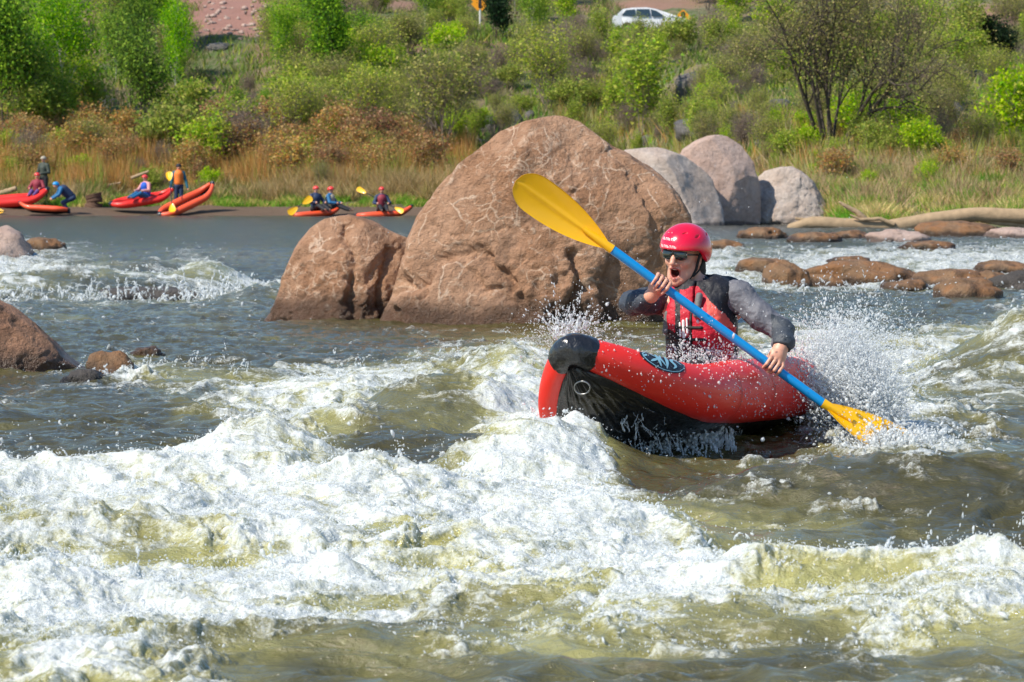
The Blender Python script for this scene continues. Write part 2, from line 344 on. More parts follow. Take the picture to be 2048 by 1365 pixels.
def sil_rock(name, left, right, Y, mat, depth=.8, seed=0, amp=.05, rows=170, cols=260, parent=None, crack=.0, zw=0.0, facet=0.0, ex=.86, creases=(), planes=0, px_=1.1):
    """boulder grown round the height-by-height left/right extents of its outline; rounded in depth"""
    L = np.array([at(a, b, Y)[:] for a, b in left]); Rr = np.array([at(a, b, Y)[:] for a, b in right])
    L = L[np.argsort(L[:, 2])]; Rr = Rr[np.argsort(Rr[:, 2])]
    z0 = min(L[0, 2], Rr[0, 2]); z1 = max(L[-1, 2], Rr[-1, 2])
    tt = np.sin(np.linspace(0, 1, rows) * np.pi / 2); zz = z0 + (z1 - z0) * tt
    lx = np.interp(zz, L[:, 2], L[:, 0]); rx = np.interp(zz, Rr[:, 2], Rr[:, 0])
    cx = (lx + rx) / 2; hw = np.maximum((rx - lx) / 2, .002)
    hw[-1] = .002
    hd = hw.max() * depth * np.clip(1 - ((zz - z0) / (z1 - z0)) ** 2.4, 0, 1) ** .5; hd = np.maximum(np.minimum(hd, hw * 1.6), .002)
    th = np.linspace(0, 2 * np.pi, cols, endpoint=False); c, s = np.cos(th), np.sin(th)
    e = ex; c = np.sign(c) * np.abs(c) ** e; s = np.sign(s) * np.abs(s) ** e
    X = cx[:, None] + hw[:, None] * c[None]; Yy = Y + hd[:, None] * s[None]; Z = np.repeat(zz[:, None], cols, 1)
    P = np.stack([X, Yy, Z], -1).reshape(-1, 3); C = np.stack([cx, np.full(rows, Y), zz - (z1 - z0) * .2], 1).repeat(cols, 0)
    rp = np.random.default_rng(seed + 77)
    for i_ in range(planes):
        n_ = np.array([rp.uniform(-px_, px_), -1.0, rp.uniform(-.15, .9)]); n_ /= np.linalg.norm(n_); pr = (P - C.mean(0)) @ n_; o_ = np.quantile(pr, rp.uniform(.85, .95)); ex_ = np.maximum(pr - o_, 0); P = P - (ex_ * .88)[:, None] * n_
    nrm = P - C; nrm[:, 2] *= .5; nrm /= np.linalg.norm(nrm, axis=1)[:, None] + 1e-6
    q = P + seed * 7.3
    sz = min(hw.max(), (z1 - z0))
    d = fbm3(q, 1.1 / sz, 3, seed) * amp * 1.6 + fbm3(q, 4.5 / sz, 4, seed + 5, .55) * amp * .55
    if facet: d -= np.maximum(fbm3(q, .9 / sz, 2, seed + 30) - .05, 0) * facet
    if crack:
        lowz = .4 + 1.6 * sstep(.5, .1, (P[:, 2] - z0) / (z1 - z0)); r_ = fbm3(q, 1.3 / sz, 4, seed + 9, .6, ridge=True); d -= crack * lowz * sstep(.55, .80, r_); d += amp * .5 * (lowz - .4) * fbm3(q, 9 / sz, 4, seed + 12, .6)
        r2 = fbm3(q, 3.3 / sz, 4, seed + 19, .6, ridge=True); d -= crack * .3 * sstep(.45, .75, r2)
    for cp, dp, wd in creases:
        Q = np.array([at(a_, b_, Y)[:] for a_, b_ in cp])[:, [0, 2]]; W2 = P[:, [0, 2]] + np.stack([fbm3(q, 5, 3, seed + 40), fbm3(q, 5, 3, seed + 41)], 1) * .12; dm = np.full(len(P), 9.0); 
        for A_, B_ in zip(Q, Q[1:]):
            ab = B_ - A_; tt_ = np.clip(((W2 - A_) @ ab) / (ab @ ab), 0, 1); dm = np.minimum(dm, np.linalg.norm(W2 - A_ - tt_[:, None] * ab, axis=1))
        d -= dp / sz * np.exp(-(dm / wd) ** 2) * (P[:, 1] < Y) + dp * .35 / sz * np.exp(-(dm / wd / 4) ** 2) * (P[:, 1] < Y) * (.5 + fbm3(q, 6, 3, seed + 44))
    taper = np.clip((z1 - P[:, 2]) / (z1 - z0) * 6, .15, 1)
    P = P + nrm * (d * sz * taper)[:, None]
    low = P[:cols].copy(); low[:, 2] = z0 - .8; low[:, :2] = low[:, :2] * 1.0
    V = np.concatenate([low, P]); fc = grid_faces(rows + 1, cols, True)
    me = np_mesh(name, V, fc); attr(me, 'above', V[:, 2] - zw)
    return link(name, me, mat, parent)
M_big = rock_mat('brown_boulder', (.34, .170, .088), (.47, .27, .165), (.66, .47, .34), .34, .95, .35, .62)
M_grey = rock_mat('grey_boulder', (.50, .39, .32), (.58, .49, .43), (.5, .46, .43), .12, .0, .0)
M_pink = rock_mat('pink_boulder', (.50, .34, .27), (.54, .40, .34), (.5, .44, .4), .12, .0, .0)
M_front = rock_mat('red_boulder', (.30, .150, .085), (.40, .215, .13), (.48, .36, .28), .26, .35, .7, 2)
M_ledge = rock_mat('wet_ledge_rock', (.20, .11, .055), (.31, .185, .10), (.50, .40, .28), .14, .4, .6, 2.5, .55)
M_dark = rock_mat('dark_wet_rock', (.07, .06, .055), (.11, .095, .085), (.2, .18, .16), .1, 0, .2)
M_pale = rock_mat('pale_hill_rock', (.38, .34, .30), (.46, .42, .38), (.6, .56, .5), -5, 0, .3)
Yb = ground(1000, 655).y + .6
o = sil_rock('boulder', [(748, 662), (780, 600), (800, 540), (812, 480), (828, 435), (858, 388), (905, 338), (950, 300), (1000, 262), (1050, 242), (1095, 233), (1110, 231)],
         [(1408, 665), (1402, 600), (1396, 520), (1392, 470), (1384, 430), (1362, 390), (1320, 345), (1270, 312), (1225, 290), (1190, 262), (1160, 243), (1130, 233), (1112, 231)],
         Yb + .1, M_big, .66, 3, .022, 300, 460, crack=.03, facet=.12, ex=.80, planes=9, px_=.65, creases=[([(768, 655), (768, 600), (788, 568), (830, 556), (866, 512), (930, 500), (985, 528), (1015, 565)], .10, .05), ([(1152, 500), (1165, 560), (1146, 600), (1150, 655)], .11, .045), ([(905, 520), (960, 570), (1060, 600)], .05, .04), ([(1232, 300), (1290, 355), (1325, 440), (1318, 560)], .05, .06), ([(840, 440), (900, 470), (1000, 455)], .02, .03), ([(820, 640), (815, 600), (850, 575)], .05, .03)])
tag(o, 'huge brown boulder laced with pale veins behind the kayaker', 'boulder')
o = sil_rock('boulder', [(522, 640), (542, 600), (560, 555), (590, 495), (618, 458), (648, 438), (680, 431), (694, 430)],
         [(880, 660), (872, 600), (862, 540), (850, 500), (822, 476), (785, 460), (745, 441), (700, 429)],
         Yb + .95, M_big, .85, 11, .022, 200, 300, crack=.03, facet=.14, ex=.80, planes=7, px_=.7, creases=[([(688, 452), (702, 500), (722, 535)], .06, .04), ([(712, 555), (700, 600), (706, 640)], .08, .05), ([(792, 500), (770, 560), (764, 645)], .06, .04), ([(600, 600), (620, 570), (615, 540)], .03, .03)])
tag(o, 'smaller brown boulder with a sloping top touching the left of the huge one', 'boulder')
Yg_ = 90.0
o = sil_rock('boulder', [(1190, 458), (1205, 400), (1225, 330), (1250, 300), (1290, 296), (1310, 295)], [(1449, 462), (1448, 430), (1440, 395), (1428, 360), (1405, 335), (1370, 312), (1330, 298), (1315, 295)], Yg_ - 1.5, M_grey, .8, 21, .035, 110, 160, facet=.08, zw=.35, planes=6)
tag(o, 'smooth pale grey boulder at the shore half hidden by the huge brown boulder', 'boulder')
o = sil_rock('boulder', [(1350, 462), (1352, 330), (1365, 300), (1390, 282), (1415, 272), (1430, 270)], [(1524, 462), (1524, 420), (1520, 360), (1508, 325), (1485, 293), (1455, 273), (1440, 270)], Yg_ - .2, M_pink, .8, 27, .04, 110, 160, facet=.08, zw=.35, planes=6)
tag(o, 'tall pinkish boulder at the shore, the highest of the far three', 'boulder')
o = sil_rock('boulder', [(1512, 462), (1512, 360), (1530, 342), (1560, 334), (1580, 333)], [(1672, 462), (1664, 430), (1648, 395), (1628, 365), (1604, 343), (1584, 333)], Yg_ + .6, M_grey, .8, 33, .05, 110, 160, crack=.05, facet=.06, zw=.35, planes=6)
tag(o, 'cracked light grey round boulder at the right end of the far three', 'boulder')
yf = ground(60, 762).y
o = sil_rock('boulder', [(-330, 800), (-320, 700), (-260, 640), (-190, 605), (-120, 590), (-60, 585)], [(230, 790), (196, 752), (160, 732), (128, 705), (100, 675), (60, 640), (20, 612), (-20, 592), (-50, 585)], yf + .7, M_front, .8, 41, .045, 200, 300, crack=.03, facet=.05, planes=6)
tag(o, 'rounded reddish brown boulder cut by the left edge of the photo', 'boulder')
def low_rock(px, py, w_, h_, mat, label, seed, name='rock', dy=0.0, pos=None, cat='rock', group=None, asp=.8, zoff=0, kk=None):
    """free-standing low rock: squashed, broken-up ellipsoid; px,py is the foot of its near side"""
    g = pos if pos is not None else ground(px, py); k = g.y / F; wx = w_ * k / 2; hz = h_ * k
    me = bpy.data.meshes.new(name); bmm = bmesh.new(); bmesh.ops.create_icosphere(bmm, subdivisions=4 if w_ > 60 else 3, radius=1); 
    bmm.to_mesh(me); bmm.free(); n = len(me.vertices); P = np.empty(n * 3, np.float32); me.vertices.foreach_get('co', P); P = P.reshape(-1, 3)
    d = 1 + fbm3(P + seed * 5.1, 1.1, 3, seed) * .45 + fbm3(P + seed * 5.1, 4, 3, seed + 3) * .14
    P = P * d[:, None]; P[:, 2] = np.sign(P[:, 2]) * np.abs(P[:, 2]) ** .75
    P = P * np.array([wx, wx * asp, hz]) ; me.vertices.foreach_set('co', P.ravel()); me.update()
    attr(me, 'above', P[:, 2]); o = link(name, me, mat); o.location = (g.x, g.y + dy + wx * asp * .6, g.z + zoff)
    return tag(o, label, cat, group)
for i, (px, py, w_, h_, m, lb) in enumerate([
    (1660, 520, 120, 26, M_ledge, 'brown rock shedding water above the left end of the longest ledge rock'),
    (1815, 528, 110, 24, M_ledge, 'brown rock shedding water above the right end of the longest ledge rock'),
    (1450, 500, 90, 22, M_ledge, 'low brown rock awash just right of the helmet top'),
    (1860, 500, 110, 20, M_ledge, 'flat brown rock in the pool between log and upper step'),
    (1985, 575, 90, 30, M_ledge, 'small orange rock between flat ledge rock and dark rock at right'),
    (1700, 478, 90, 16, M_ledge, 'thin dark rock just below the middle of the driftwood log'),
    (1572, 566, 92, 52, M_ledge, 'small upright brown ledge rock just right of the white cascade'),
    (1725, 572, 255, 52, M_ledge, 'longest flat orange brown ledge rock with water spilling round it'),
    (1905, 576, 160, 36, M_ledge, 'flat orange ledge rock right of the longest one'),
    (2035, 585, 120, 40, M_dark, 'dark grey wet rock at the right edge below the cascade'),
    (1935, 540, 150, 46, M_ledge, 'wet brown rock in the upper step of the cascade'),
    (1530, 512, 130, 30, M_ledge, 'low brown rock awash right behind the helmet'),
    (1525, 478, 95, 22, M_ledge, 'thin brown rock awash in the upper pool near the far boulders'),
    (1630, 486, 105, 22, M_ledge, 'brown rock awash below the left end of the driftwood log'),
    (1795, 486, 120, 26, M_pink, 'smooth pinkish flat rock below the driftwood log'),
    (1915, 474, 170, 30, M_ledge, 'brown flat rock lying under the driftwood log'),
    (2030, 476, 120, 20, M_pink, 'pale flat rock at the right edge under the log'),
    (1700, 508, 90, 18, M_ledge, 'narrow wet rock above the longest ledge rock'),
    (2010, 512, 130, 24, M_ledge, 'brown wet rock at the right edge in the upper step'),
    (0, 505, 125, 60, M_pink, 'brown and grey rock at the left edge above the white rapid'),
    (85, 500, 90, 26, M_ledge, 'flat brown rock awash at the head of the left rapid'),
    (150, 520, 110, 22, M_dark, 'dark rock under the lip of the left rapid'),
    (40, 552, 60, 30, M_ledge, 'rusty rock showing through the white rapid at the left edge'),
    (290, 540, 240, 30, M_dark, 'long dark rock under the lip of the left rapid'),
    (218, 762, 100, 56, M_ledge, 'orange brown rock awash beside the reddish boulder'),
    (292, 716, 70, 22, M_ledge, 'small brown rock just breaking the surface behind the orange one'),
    (165, 772, 90, 30, M_dark, 'dark wet rock at the foot of the reddish boulder')]):
    low_rock(px, py, w_, h_, m, lb, 50 + i)
# ================================================================== VEGETATION
def leaf_mat(name, transl=.35, rough=.6):
    t = NT(name); v = t.n('Attribute', attribute_name='tint').outputs['Color']; oi = t.n('ObjectInfo')
    r = oi.outputs['Random']; h = t.n('HueSaturation', {'Hue': t.fmix(r, .485, .515), 'Saturation': t.fmix(r, .9, 1.1), 'Value': t.fmix(r, .8, 1.2), 'Color': v})
    d = t.n('BsdfPrincipled', {'Base Color': h.outputs[0], 'Roughness': rough, 'Specular IOR Level': .12}); tr = t.n('BsdfTranslucent', {'Color': h.outputs[0]})
    m = t.n('MixShader', {0: transl, 1: d.outputs[0], 2: tr.outputs[0]}); t.t.links.new(m.outputs[0], t.out.inputs[0]); return t.m
M_leaf = leaf_mat('leaves', .4); M_blade = leaf_mat('grass_blades', .3)
M_barkd = simple('dark_bark', (.085, .065, .05), .9, .6, 12); M_barkp = simple('pale_bark', (.45, .42, .35), .85, .5, 8); M_twig = simple('grey_brown_twigs', (.24, .185, .145), .9, .4, 14)
M_stick = simple('bleached_wood', (.52, .36, .21), .8, 1, 16, vary=.6)
def tris(name, P, T, mat, parent=None):
    """P (n,3,3) triangles, T (n,3) colours"""
    n = len(P); me = np_mesh(name, P.reshape(-1, 3), np.arange(n * 3).reshape(-1, 3), 3)
    a = me.attributes.new('tint', 'FLOAT_COLOR', 'POINT'); c = np.ones((n * 3, 4), np.float32); c[:, :3] = np.repeat(T, 3, 0)
    a.data.foreach_set('color', c.ravel()); me.materials.append(mat); return me
def rnd_dirs(n, rg):
    v = rg.normal(size=(n, 3)); return v / np.linalg.norm(v, axis=1)[:, None]
def tubes(segs, sides=5):
    """segs: list of (p0, p1, r0, r1) -> verts, quads"""
    if not len(segs): return np.zeros((0, 3)), np.zeros((0, 4), int)
    A = np.array([s[0] for s in segs], float); B = np.array([s[1] for s in segs], float); ra = np.array([s[2] for s in segs]); rb = np.array([s[3] for s in segs])
    d = B - A; d /= np.linalg.norm(d, axis=1)[:, None] + 1e-9; up = np.where(np.abs(d[:, 2:]) > .9, np.array([[1., 0, 0]]), np.array([[0, 0, 1.]]))
    u = np.cross(d, up); u /= np.linalg.norm(u, axis=1)[:, None]; v = np.cross(d, u); th = np.linspace(0, 2 * np.pi, sides, endpoint=False)
    ring = np.cos(th)[None, :, None] * u[:, None] + np.sin(th)[None, :, None] * v[:, None]
    V = np.concatenate([A[:, None] + ring * ra[:, None, None], B[:, None] + ring * rb[:, None, None]], 1)
    n = len(A); base = (np.arange(n) * 2 * sides)[:, None]; j = np.arange(sides)[None]; k = (j + 1) % sides
    Fc = np.stack([base + j, base + k, base + sides + k, base + sides + j], -1).reshape(-1, 4)
    return V.reshape(-1, 3), Fc
def make_tree(seed, height, spread, stems, lean, levels, nleaf, leafsz, cols, trunk_r, droop=0.0, crown_from=.3, upright=.6, clump=.35):
    """returns (trunk mesh, crown mesh); branching stems with leaves scattered round the outer twigs"""
    rg = np.random.default_rng(seed); segs = []; tips = []
    def grow(p, d, L, r, lev):
        n = 4 if lev == 0 else 3
        for i in range(n):
            d = d + rg.normal(size=3) * (.10 + .07 * lev) + np.array([0, 0, .12 * upright - droop * lev * .1]); d /= np.linalg.norm(d)
            q = p + d * L / n; segs.append((p, q, r * (1 - .5 * i / n), r * (1 - .5 * (i + 1) / n))); p = q
            if lev >= levels - 1 or (lev and i == n - 1): tips.append((p, lev))
            if lev < levels and (i > 0 or lev > 0):
                for _ in range(2 if lev < levels - 1 else 2):
                    s = rg.normal(size=3); s -= d * (s @ d); s /= np.linalg.norm(s); nd = d * .75 + s * .75; nd /= np.linalg.norm(nd)
                    grow(p, nd, L * (.52 + .15 * rg.random()), r * .5 * (1 - .4 * i / n), lev + 1)
    for k in range(stems):
        a = 2 * np.pi * (k + rg.random()) / stems; l = lean * (.4 + .8 * rg.random()) if stems > 1 else lean * .3
        d = np.array([np.cos(a) * l, np.sin(a) * l, 1.0]); d /= np.linalg.norm(d)
        grow(np.array([np.cos(a), np.sin(a), 0]) * trunk_r * (1.5 if stems > 1 else 0), d, height * .62, trunk_r * (.6 + .4 * rg.random()), 0)
    V, Fc = tubes(segs); 
    sc = height / max(1e-3, V[:, 2].max()); V[:, 2] *= sc; w_ = np.abs(V[:, :2]).max(); V[:, :2] *= spread / w_
    TP = np.array([p for p, _ in tips]); TP[:, 2] *= sc; TP[:, :2] *= spread / w_
    TP = TP[TP[:, 2] > height * crown_from]
    tm_ = np_mesh('trunk', V, Fc)
    if nleaf == 0: return tm_, None
    w8 = rg.random(len(TP)) ** 2 + .05; w8 /= w8.sum(); idx = rg.choice(len(TP), nleaf, p=w8)
    C = TP[idx] + rg.normal(size=(nleaf, 3)) * clump * np.array([1, 1, .8]) * (height / 6)
    C[:, 2] = np.maximum(C[:, 2], .05)
    a = rnd_dirs(nleaf, rg); b = np.cross(a, rnd_dirs(nleaf, rg)); b /= np.linalg.norm(b, axis=1)[:, None] + 1e-9
    s = leafsz * (.6 + .8 * rg.random(nleaf))[:, None]
    P = np.stack([C + a * s, C - a * s * .5 + b * s * .55, C - a * s * .5 - b * s * .55], 1)
    cc = np.array(cols); ci = cc[(idx * 7 + rg.integers(0, 2, nleaf)) % len(cc)] * (.75 + .5 * rg.random((nleaf, 1)))
    return tm_, tris('crown', P, ci, M_leaf)
KIND = {}
BG = [(.20, .40, .02), (.33, .52, .03), (.09, .23, .02), (.40, .54, .05)]
OL = [(.28, .35, .05), (.46, .44, .08), (.19, .25, .04), (.52, .48, .14)]
DG = [(.02, .045, .02), (.035, .07, .025), (.015, .03, .015)]
YG = [(.33, .47, .03), (.45, .55, .04), (.20, .36, .03), (.50, .50, .09)]
BR = [(.27, .20, .15), (.36, .28, .21), (.20, .15, .12)]
def kind(name, label, cat, bark, **k):
    KIND[name] = [(make_tree(seed=s, **k), bark) for s in (k.pop('seeds') if 'seeds' in k else (1, 2))]
def addkind(name, bark, seeds, **k):
    KIND[name] = [(make_tree(seed=s, **k), bark, k['height']) for s in seeds]
addkind('cottonwood', M_barkp, (11, 12, 13), height=8, spread=1.9, stems=1, lean=.1, levels=3, nleaf=7000, leafsz=.085, cols=BG, trunk_r=.13, crown_from=.30, clump=.30, upright=1.6)
addkind('dark_cottonwood', M_barkd, (21, 22), height=7, spread=2.1, stems=2, lean=.2, levels=3, nleaf=7500, leafsz=.09, cols=BG[:3] + [(.05, .10, .02)], trunk_r=.13, crown_from=.25, clump=.32, upright=1.4)
addkind('olive_willow', M_twig, (31, 32, 33), height=5, spread=2.2, stems=9, lean=.5, levels=3, nleaf=3800, leafsz=.065, cols=OL, trunk_r=.055, crown_from=.2, clump=.26, upright=1.6)
addkind('big_willow', M_barkd, (41,), height=9, spread=6.0, stems=9, lean=1.0, levels=3, nleaf=26000, leafsz=.048, cols=OL + [(.5, .44, .12)], trunk_r=.16, crown_from=.16, clump=.5)
addkind('bare_shrub', M_twig, (51, 52), height=3, spread=1.6, stems=14, lean=.8, levels=3, nleaf=1500, leafsz=.05, cols=BR, trunk_r=.03, crown_from=.15, clump=.22)
addkind('green_bush', M_twig, (61, 62, 63), height=2.4, spread=1.4, stems=7, lean=.7, levels=2, nleaf=3000, leafsz=.075, cols=YG, trunk_r=.03, crown_from=.05, clump=.30, upright=1.5)
addkind('rusty_willow', M_twig, (91, 92, 93), height=1.9, spread=1.0, stems=16, lean=.5, levels=2, nleaf=1500, leafsz=.06, cols=[(.50, .26, .10), (.42, .30, .10), (.58, .38, .18), (.34, .34, .07), (.46, .20, .08)], trunk_r=.018, crown_from=.08, clump=.22)
addkind('dark_juniper', M_barkd, (71,), height=3.2, spread=1.5, stems=3, lean=.4, levels=2, nleaf=4500, leafsz=.10, cols=DG, trunk_r=.08, crown_from=.03, clump=.45)
addkind('slim_sapling', M_twig, (81, 82), height=4, spread=1.0, stems=6, lean=.35, levels=3, nleaf=2600, leafsz=.07, cols=YG + OL[:1], trunk_r=.035, crown_from=.12, clump=.25)
NAMES = dict(cottonwood='tree', dark_cottonwood='tree', olive_willow='willow', big_willow='willow', bare_shrub='shrub', green_bush='bush', dark_juniper='juniper', rusty_willow='willow', slim_sapling='sapling')
vn = 0
def plant(kd, px, py, hpx, label, group=None, wf=1.0, dy=0.0, var=None, pos=None):
    """kd planted where the photo's ray to (px,py) meets the hillside; hpx its height in photo pixels"""
    global vn; vn += 1
    p = pos if pos is not None else hit(px, py)
    if dy: p = Vector((p.x, p.y + dy, float(terrain_z(p.x, p.y + dy))))
    (tm_, cm_), bark, h0 = KIND[kd][(vn if var is None else var) % len(KIND[kd])]
    sc = (hpx * p.y / F) / h0
    r = empty({'cottonwood': 'cottonwood_tree', 'dark_cottonwood': 'cottonwood_tree', 'big_willow': 'willow_tree', 'olive_willow': 'willow_shrub'}.get(kd, kd), (p.x, p.y, p.z - .08), random.uniform(0, 6.28)); r.scale = (sc * wf, sc * wf, sc)
    tag(r, label, NAMES[kd], group)
    link('trunk', tm_, bark if not tm_.materials else None, r)
    if cm_: link('crown', cm_, None, r, smooth=False)
    return r
# ---- individually recognisable trees and shrubs
for kd, px, py, h_, wf, lb in [
    ('cottonwood', 128, 262, 330, 1.0, 'tall light green tree with the straighter right one of two white trunks at far left'),
    ('cottonwood', 98, 240, 300, .9, 'tall light green tree with leaning white trunk left of the straight white one'),
    ('dark_cottonwood', 10, 285, 330, .9, 'dense bright green tree filling the left edge above the bank'),
    ('dark_cottonwood', 285, 290, 270, .9, 'bushy green tree with a short black trunk above the rusty thicket'),
    ('dark_cottonwood', 665, 205, 260, .9, 'bright green tree with a thick dark trunk upper middle left'),
    ('dark_cottonwood', 262, 215, 280, .6, 'slim green tree in front of the red slope between white trunks and scree'),
    ('cottonwood', 352, 235, 260, .6, 'yellow green tree immediately left of the red scree patch'),
    ('cottonwood', 566, 190, 230, .6, 'narrow green tree immediately right of the red scree patch'),
    ('cottonwood', 610, 120, 180, 1.0, 'bright green leafy tree at the top edge between scree and dark trunk'),
    ('bare_shrub', 482, 335, 155, 1.2, 'grey brown leafless shrub rising from the bank behind the paddler with yellow paddle'),
    ('green_bush', 335, 330, 140, 1.0, 'bright green bush just above the standing paddler'),
    ('green_bush', 420, 345, 120, 1.1, 'bright green bush above the red kayak drawn up on the beach'),
    ('olive_willow', 590, 300, 180, 1.1, 'yellow green willow left of the white hillside rocks'),
    ('olive_willow', 738, 300, 205, .8, 'thin willow with one dark stem left of the bushy twin stemmed one'),
    ('olive_willow', 885, 312, 255, 1.2, 'tall sparse willow with dark twin stems left of the huge boulder top'),
    ('olive_willow', 1095, 222, 190, 1.2, 'dark stemmed willow just above the top of the huge boulder'),
    ('slim_sapling', 1282, 285, 240, 1.3, 'yellow green sapling rising behind the pale boulder below the car'),
    ('slim_sapling', 1235, 270, 150, 1.2, 'yellowish bush right of the huge boulder top'),
    ('slim_sapling', 1335, 290, 120, 1.1, 'small yellow green sapling between car and pinkish boulder'),
    ('bare_shrub', 1135, 120, 100, 1.4, 'leafless brown shrub right above the dark stemmed willow'),
    ('bare_shrub', 690, 95, 110, 1.3, 'leafless brown shrub left of the orange sign'),
    ('dark_juniper', 990, 80, 110, .8, 'dark nearly black evergreen beside the orange sign at the top edge'),
    ('cottonwood', 1060, 95, 150, 1.1, 'fresh green tree right of the dark evergreen at the top edge'),
    ('cottonwood', 850, 60, 120, 1.3, 'green tree at the top edge left of the orange sign'),
    ('big_willow', 1665, 315, 520, 1.0, 'largest tree, a wide many stemmed willow with black limbs at upper right'),
    ('olive_willow', 1500, 180, 150, 1.4, 'olive shrub under the left limbs of the largest willow'),
    ('green_bush', 1720, 300, 130, 1.2, 'bright green bush at the foot of the largest willow'),
    ('green_bush', 1800, 290, 100, 1.2, 'green bush right of the foot of the largest willow'),
    ('dark_juniper', 1985, 130, 100, 1.1, 'dark green evergreen near the top right corner'),
    ('slim_sapling', 1930, 130, 170, 1.4, 'yellow green sapling left of the evergreen in the top right corner'),
    ('bare_shrub', 1880, 215, 120, 1.5, 'leafless dark shrub right of the largest willow'),
    ('green_bush', 2045, 310, 190, .9, 'bright green bush at the right edge halfway up the bank'),
    ('slim_sapling', 1278, 112, 92, 1.2, 'bright green sapling standing right in front of the white car'), ('olive_willow', 1322, 100, 62, 1.2, 'small olive shrub in front of the white car bonnet'),
    ('slim_sapling', 1430, 120, 100, 1.3, 'small green shrub right of the white car'),
    ('olive_willow', 180, 330, 110, 1.2, 'pale willow behind the crouching paddler in the blue helmet'),
    ('bare_shrub', 60, 345, 110, 1.2, 'rusty leafless shrub behind the dark clad standing person'),
    ('slim_sapling', 1450, 330, 90, 1.1, 'thin sapling right behind the pinkish boulder'),
    ('green_bush', 800, 110, 90, 1.2, 'green bush between the bare shrub and the orange sign post')]:
    plant(kd, px, py, h_, lb, wf=wf)
# ---- the rest of the hillside: shrubs nothing in the photo tells apart
GL = {'cottonwood': ('leafy light green tree among the many on the left hillside', 'leafy trees on the left hillside'),
      'dark_cottonwood': ('dark trunked green tree among the many on the left hillside', 'dark trunked trees on the left hillside'),
      'olive_willow': ('sparse olive green willow scattered on the hillside', 'willows scattered on the hillside'),
      'bare_shrub': ('leafless brown shrub scattered on the hillside', 'bare shrubs scattered on the hillside'),
      'green_bush': ('low bright green bush scattered on the hillside', 'green bushes scattered on the hillside'),
      'rusty_willow': ('low rust and tan willow shrub in the thicket above the far beach', 'rusty willows above the beach'),
      'slim_sapling': ('slim yellow green sapling scattered on the hillside', 'saplings scattered on the hillside')}
zones = [(-60, 870, 285, 372, 75, dict(rusty_willow=1), (55, 115)), (1600, 2150, 270, 380, 34, dict(rusty_willow=3, green_bush=2), (45, 80)),
        (0, 850, 345, 388, 18, dict(green_bush=3, olive_willow=2, bare_shrub=2), (35, 80)), (1500, 2150, 330, 400, 16, dict(green_bush=3, olive_willow=2), (30, 60)),
          # x0,x1,y0,y1,count,{kind:weight}, height range px
    (-120, 330, 60, 290, 38, dict(cottonwood=4, dark_cottonwood=4, green_bush=2, olive_willow=1), (120, 250)),
    (330, 760, 80, 310, 85, dict(cottonwood=2, dark_cottonwood=1, green_bush=3, olive_willow=3, bare_shrub=1), (70, 160)),
    (0, 760, 270, 350, 30, dict(green_bush=3, olive_willow=3, bare_shrub=2), (60, 110)),
    (760, 1480, 30, 315, 140, dict(green_bush=3, olive_willow=4, slim_sapling=3, bare_shrub=3), (45, 120)),
    (1400, 2150, 40, 350, 140, dict(green_bush=3, olive_willow=4, slim_sapling=2, bare_shrub=3), (50, 130)),
    (-120, 2150, -60, 30, 75, dict(cottonwood=2, green_bush=2, olive_willow=3, bare_shrub=2), (60, 130))]
for x0, x1, y0, y1, n, wts, hr in zones:
    ks = list(wts)
    for i in range(n):
        px, py = random.uniform(x0, x1), random.uniform(y0, y1)
        if 400 < px < 540 and py < 95: continue
        if 1190 < px < 1400 and py < 100: continue
        if 930 < px < 1010 and py < 70: continue
        kd = random.choices(ks, [wts[k] for k in ks])[0]; hh = random.uniform(*hr) * (.75 if kd in ('green_bush', 'bare_shrub') else 1)
        if (385 < px < 550 and py - hh < 105) or (170 < px < 225 and py - hh < 60): continue
        plant(kd, px, py, hh, GL[kd][0], GL[kd][1], wf=random.uniform(.9, 1.3))
# ---- grasses and thickets (uncountable)
def blades(name, x, y, hgt, wid, cols, label, lean=.35, seed=0, z0=None, cs=.55):
    rg = np.random.default_rng(seed); n = len(x); z = terrain_z(x, y) - .03 if z0 is None else z0
    a = rg.uniform(0, 6.283, n); base = np.stack([x, y, z], 1); side = np.stack([np.cos(a), np.sin(a) * .5, 0 * a], 1) * (wid * (.6 + .8 * rg.random(n)))[:, None]
    cl = fbm2(x * cs + seed, y * cs, 3, seed); hh = hgt * (.45 + .7 * rg.random(n)) * np.clip(.95 + cl * 1.3, .35, 1.6); ld = rg.normal(size=(n, 2)) * lean
    tip = base + np.stack([ld[:, 0] * hh, ld[:, 1] * hh, hh], 1)
    P = np.stack([base - side, base + side, tip], 1); cl2 = fbm2(x * cs * 1.7 - seed, y * cs * 1.7, 3, seed + 5); ci = np.clip(((cl2 * 1.1 + .5) * len(cols) + rg.normal(size=n) * .8), 0, len(cols) - 1).astype(int); cc = np.array(cols)[ci] * (.7 + .6 * rg.random((n, 1)))
    o = link(name, tris(name, P, cc, M_blade), None, None, smooth=False); return tag(o, kind='stuff')
def scatter(n, x0, x1, s0, s1, seed, clump=1.2, pw=1.0):
    rg = np.random.default_rng(seed); x = rg.uniform(x0, x1, n * 3); s = s0 + (s1 - s0) * rg.random(n * 3) ** pw; y = shore_y(x) + s
    k = (fbm2(x * clump, y * clump, 3, seed) + rg.random(n * 3) * .35 > .12) & ~((np.abs(x + 15.2 * y / 180) < 2.3 + rg.normal(size=n * 3) * .4) & (y > 171)); return x[k][:n], y[k][:n], 
GOLD = [(.58, .42, .17), (.66, .50, .24), (.48, .34, .12), (.38, .34, .09)]
RUST = [(.16, .26, .04), (.36, .28, .09), (.44, .20, .07), (.58, .30, .14), (.36, .20, .08), (.52, .36, .17), (.26, .32, .06)]
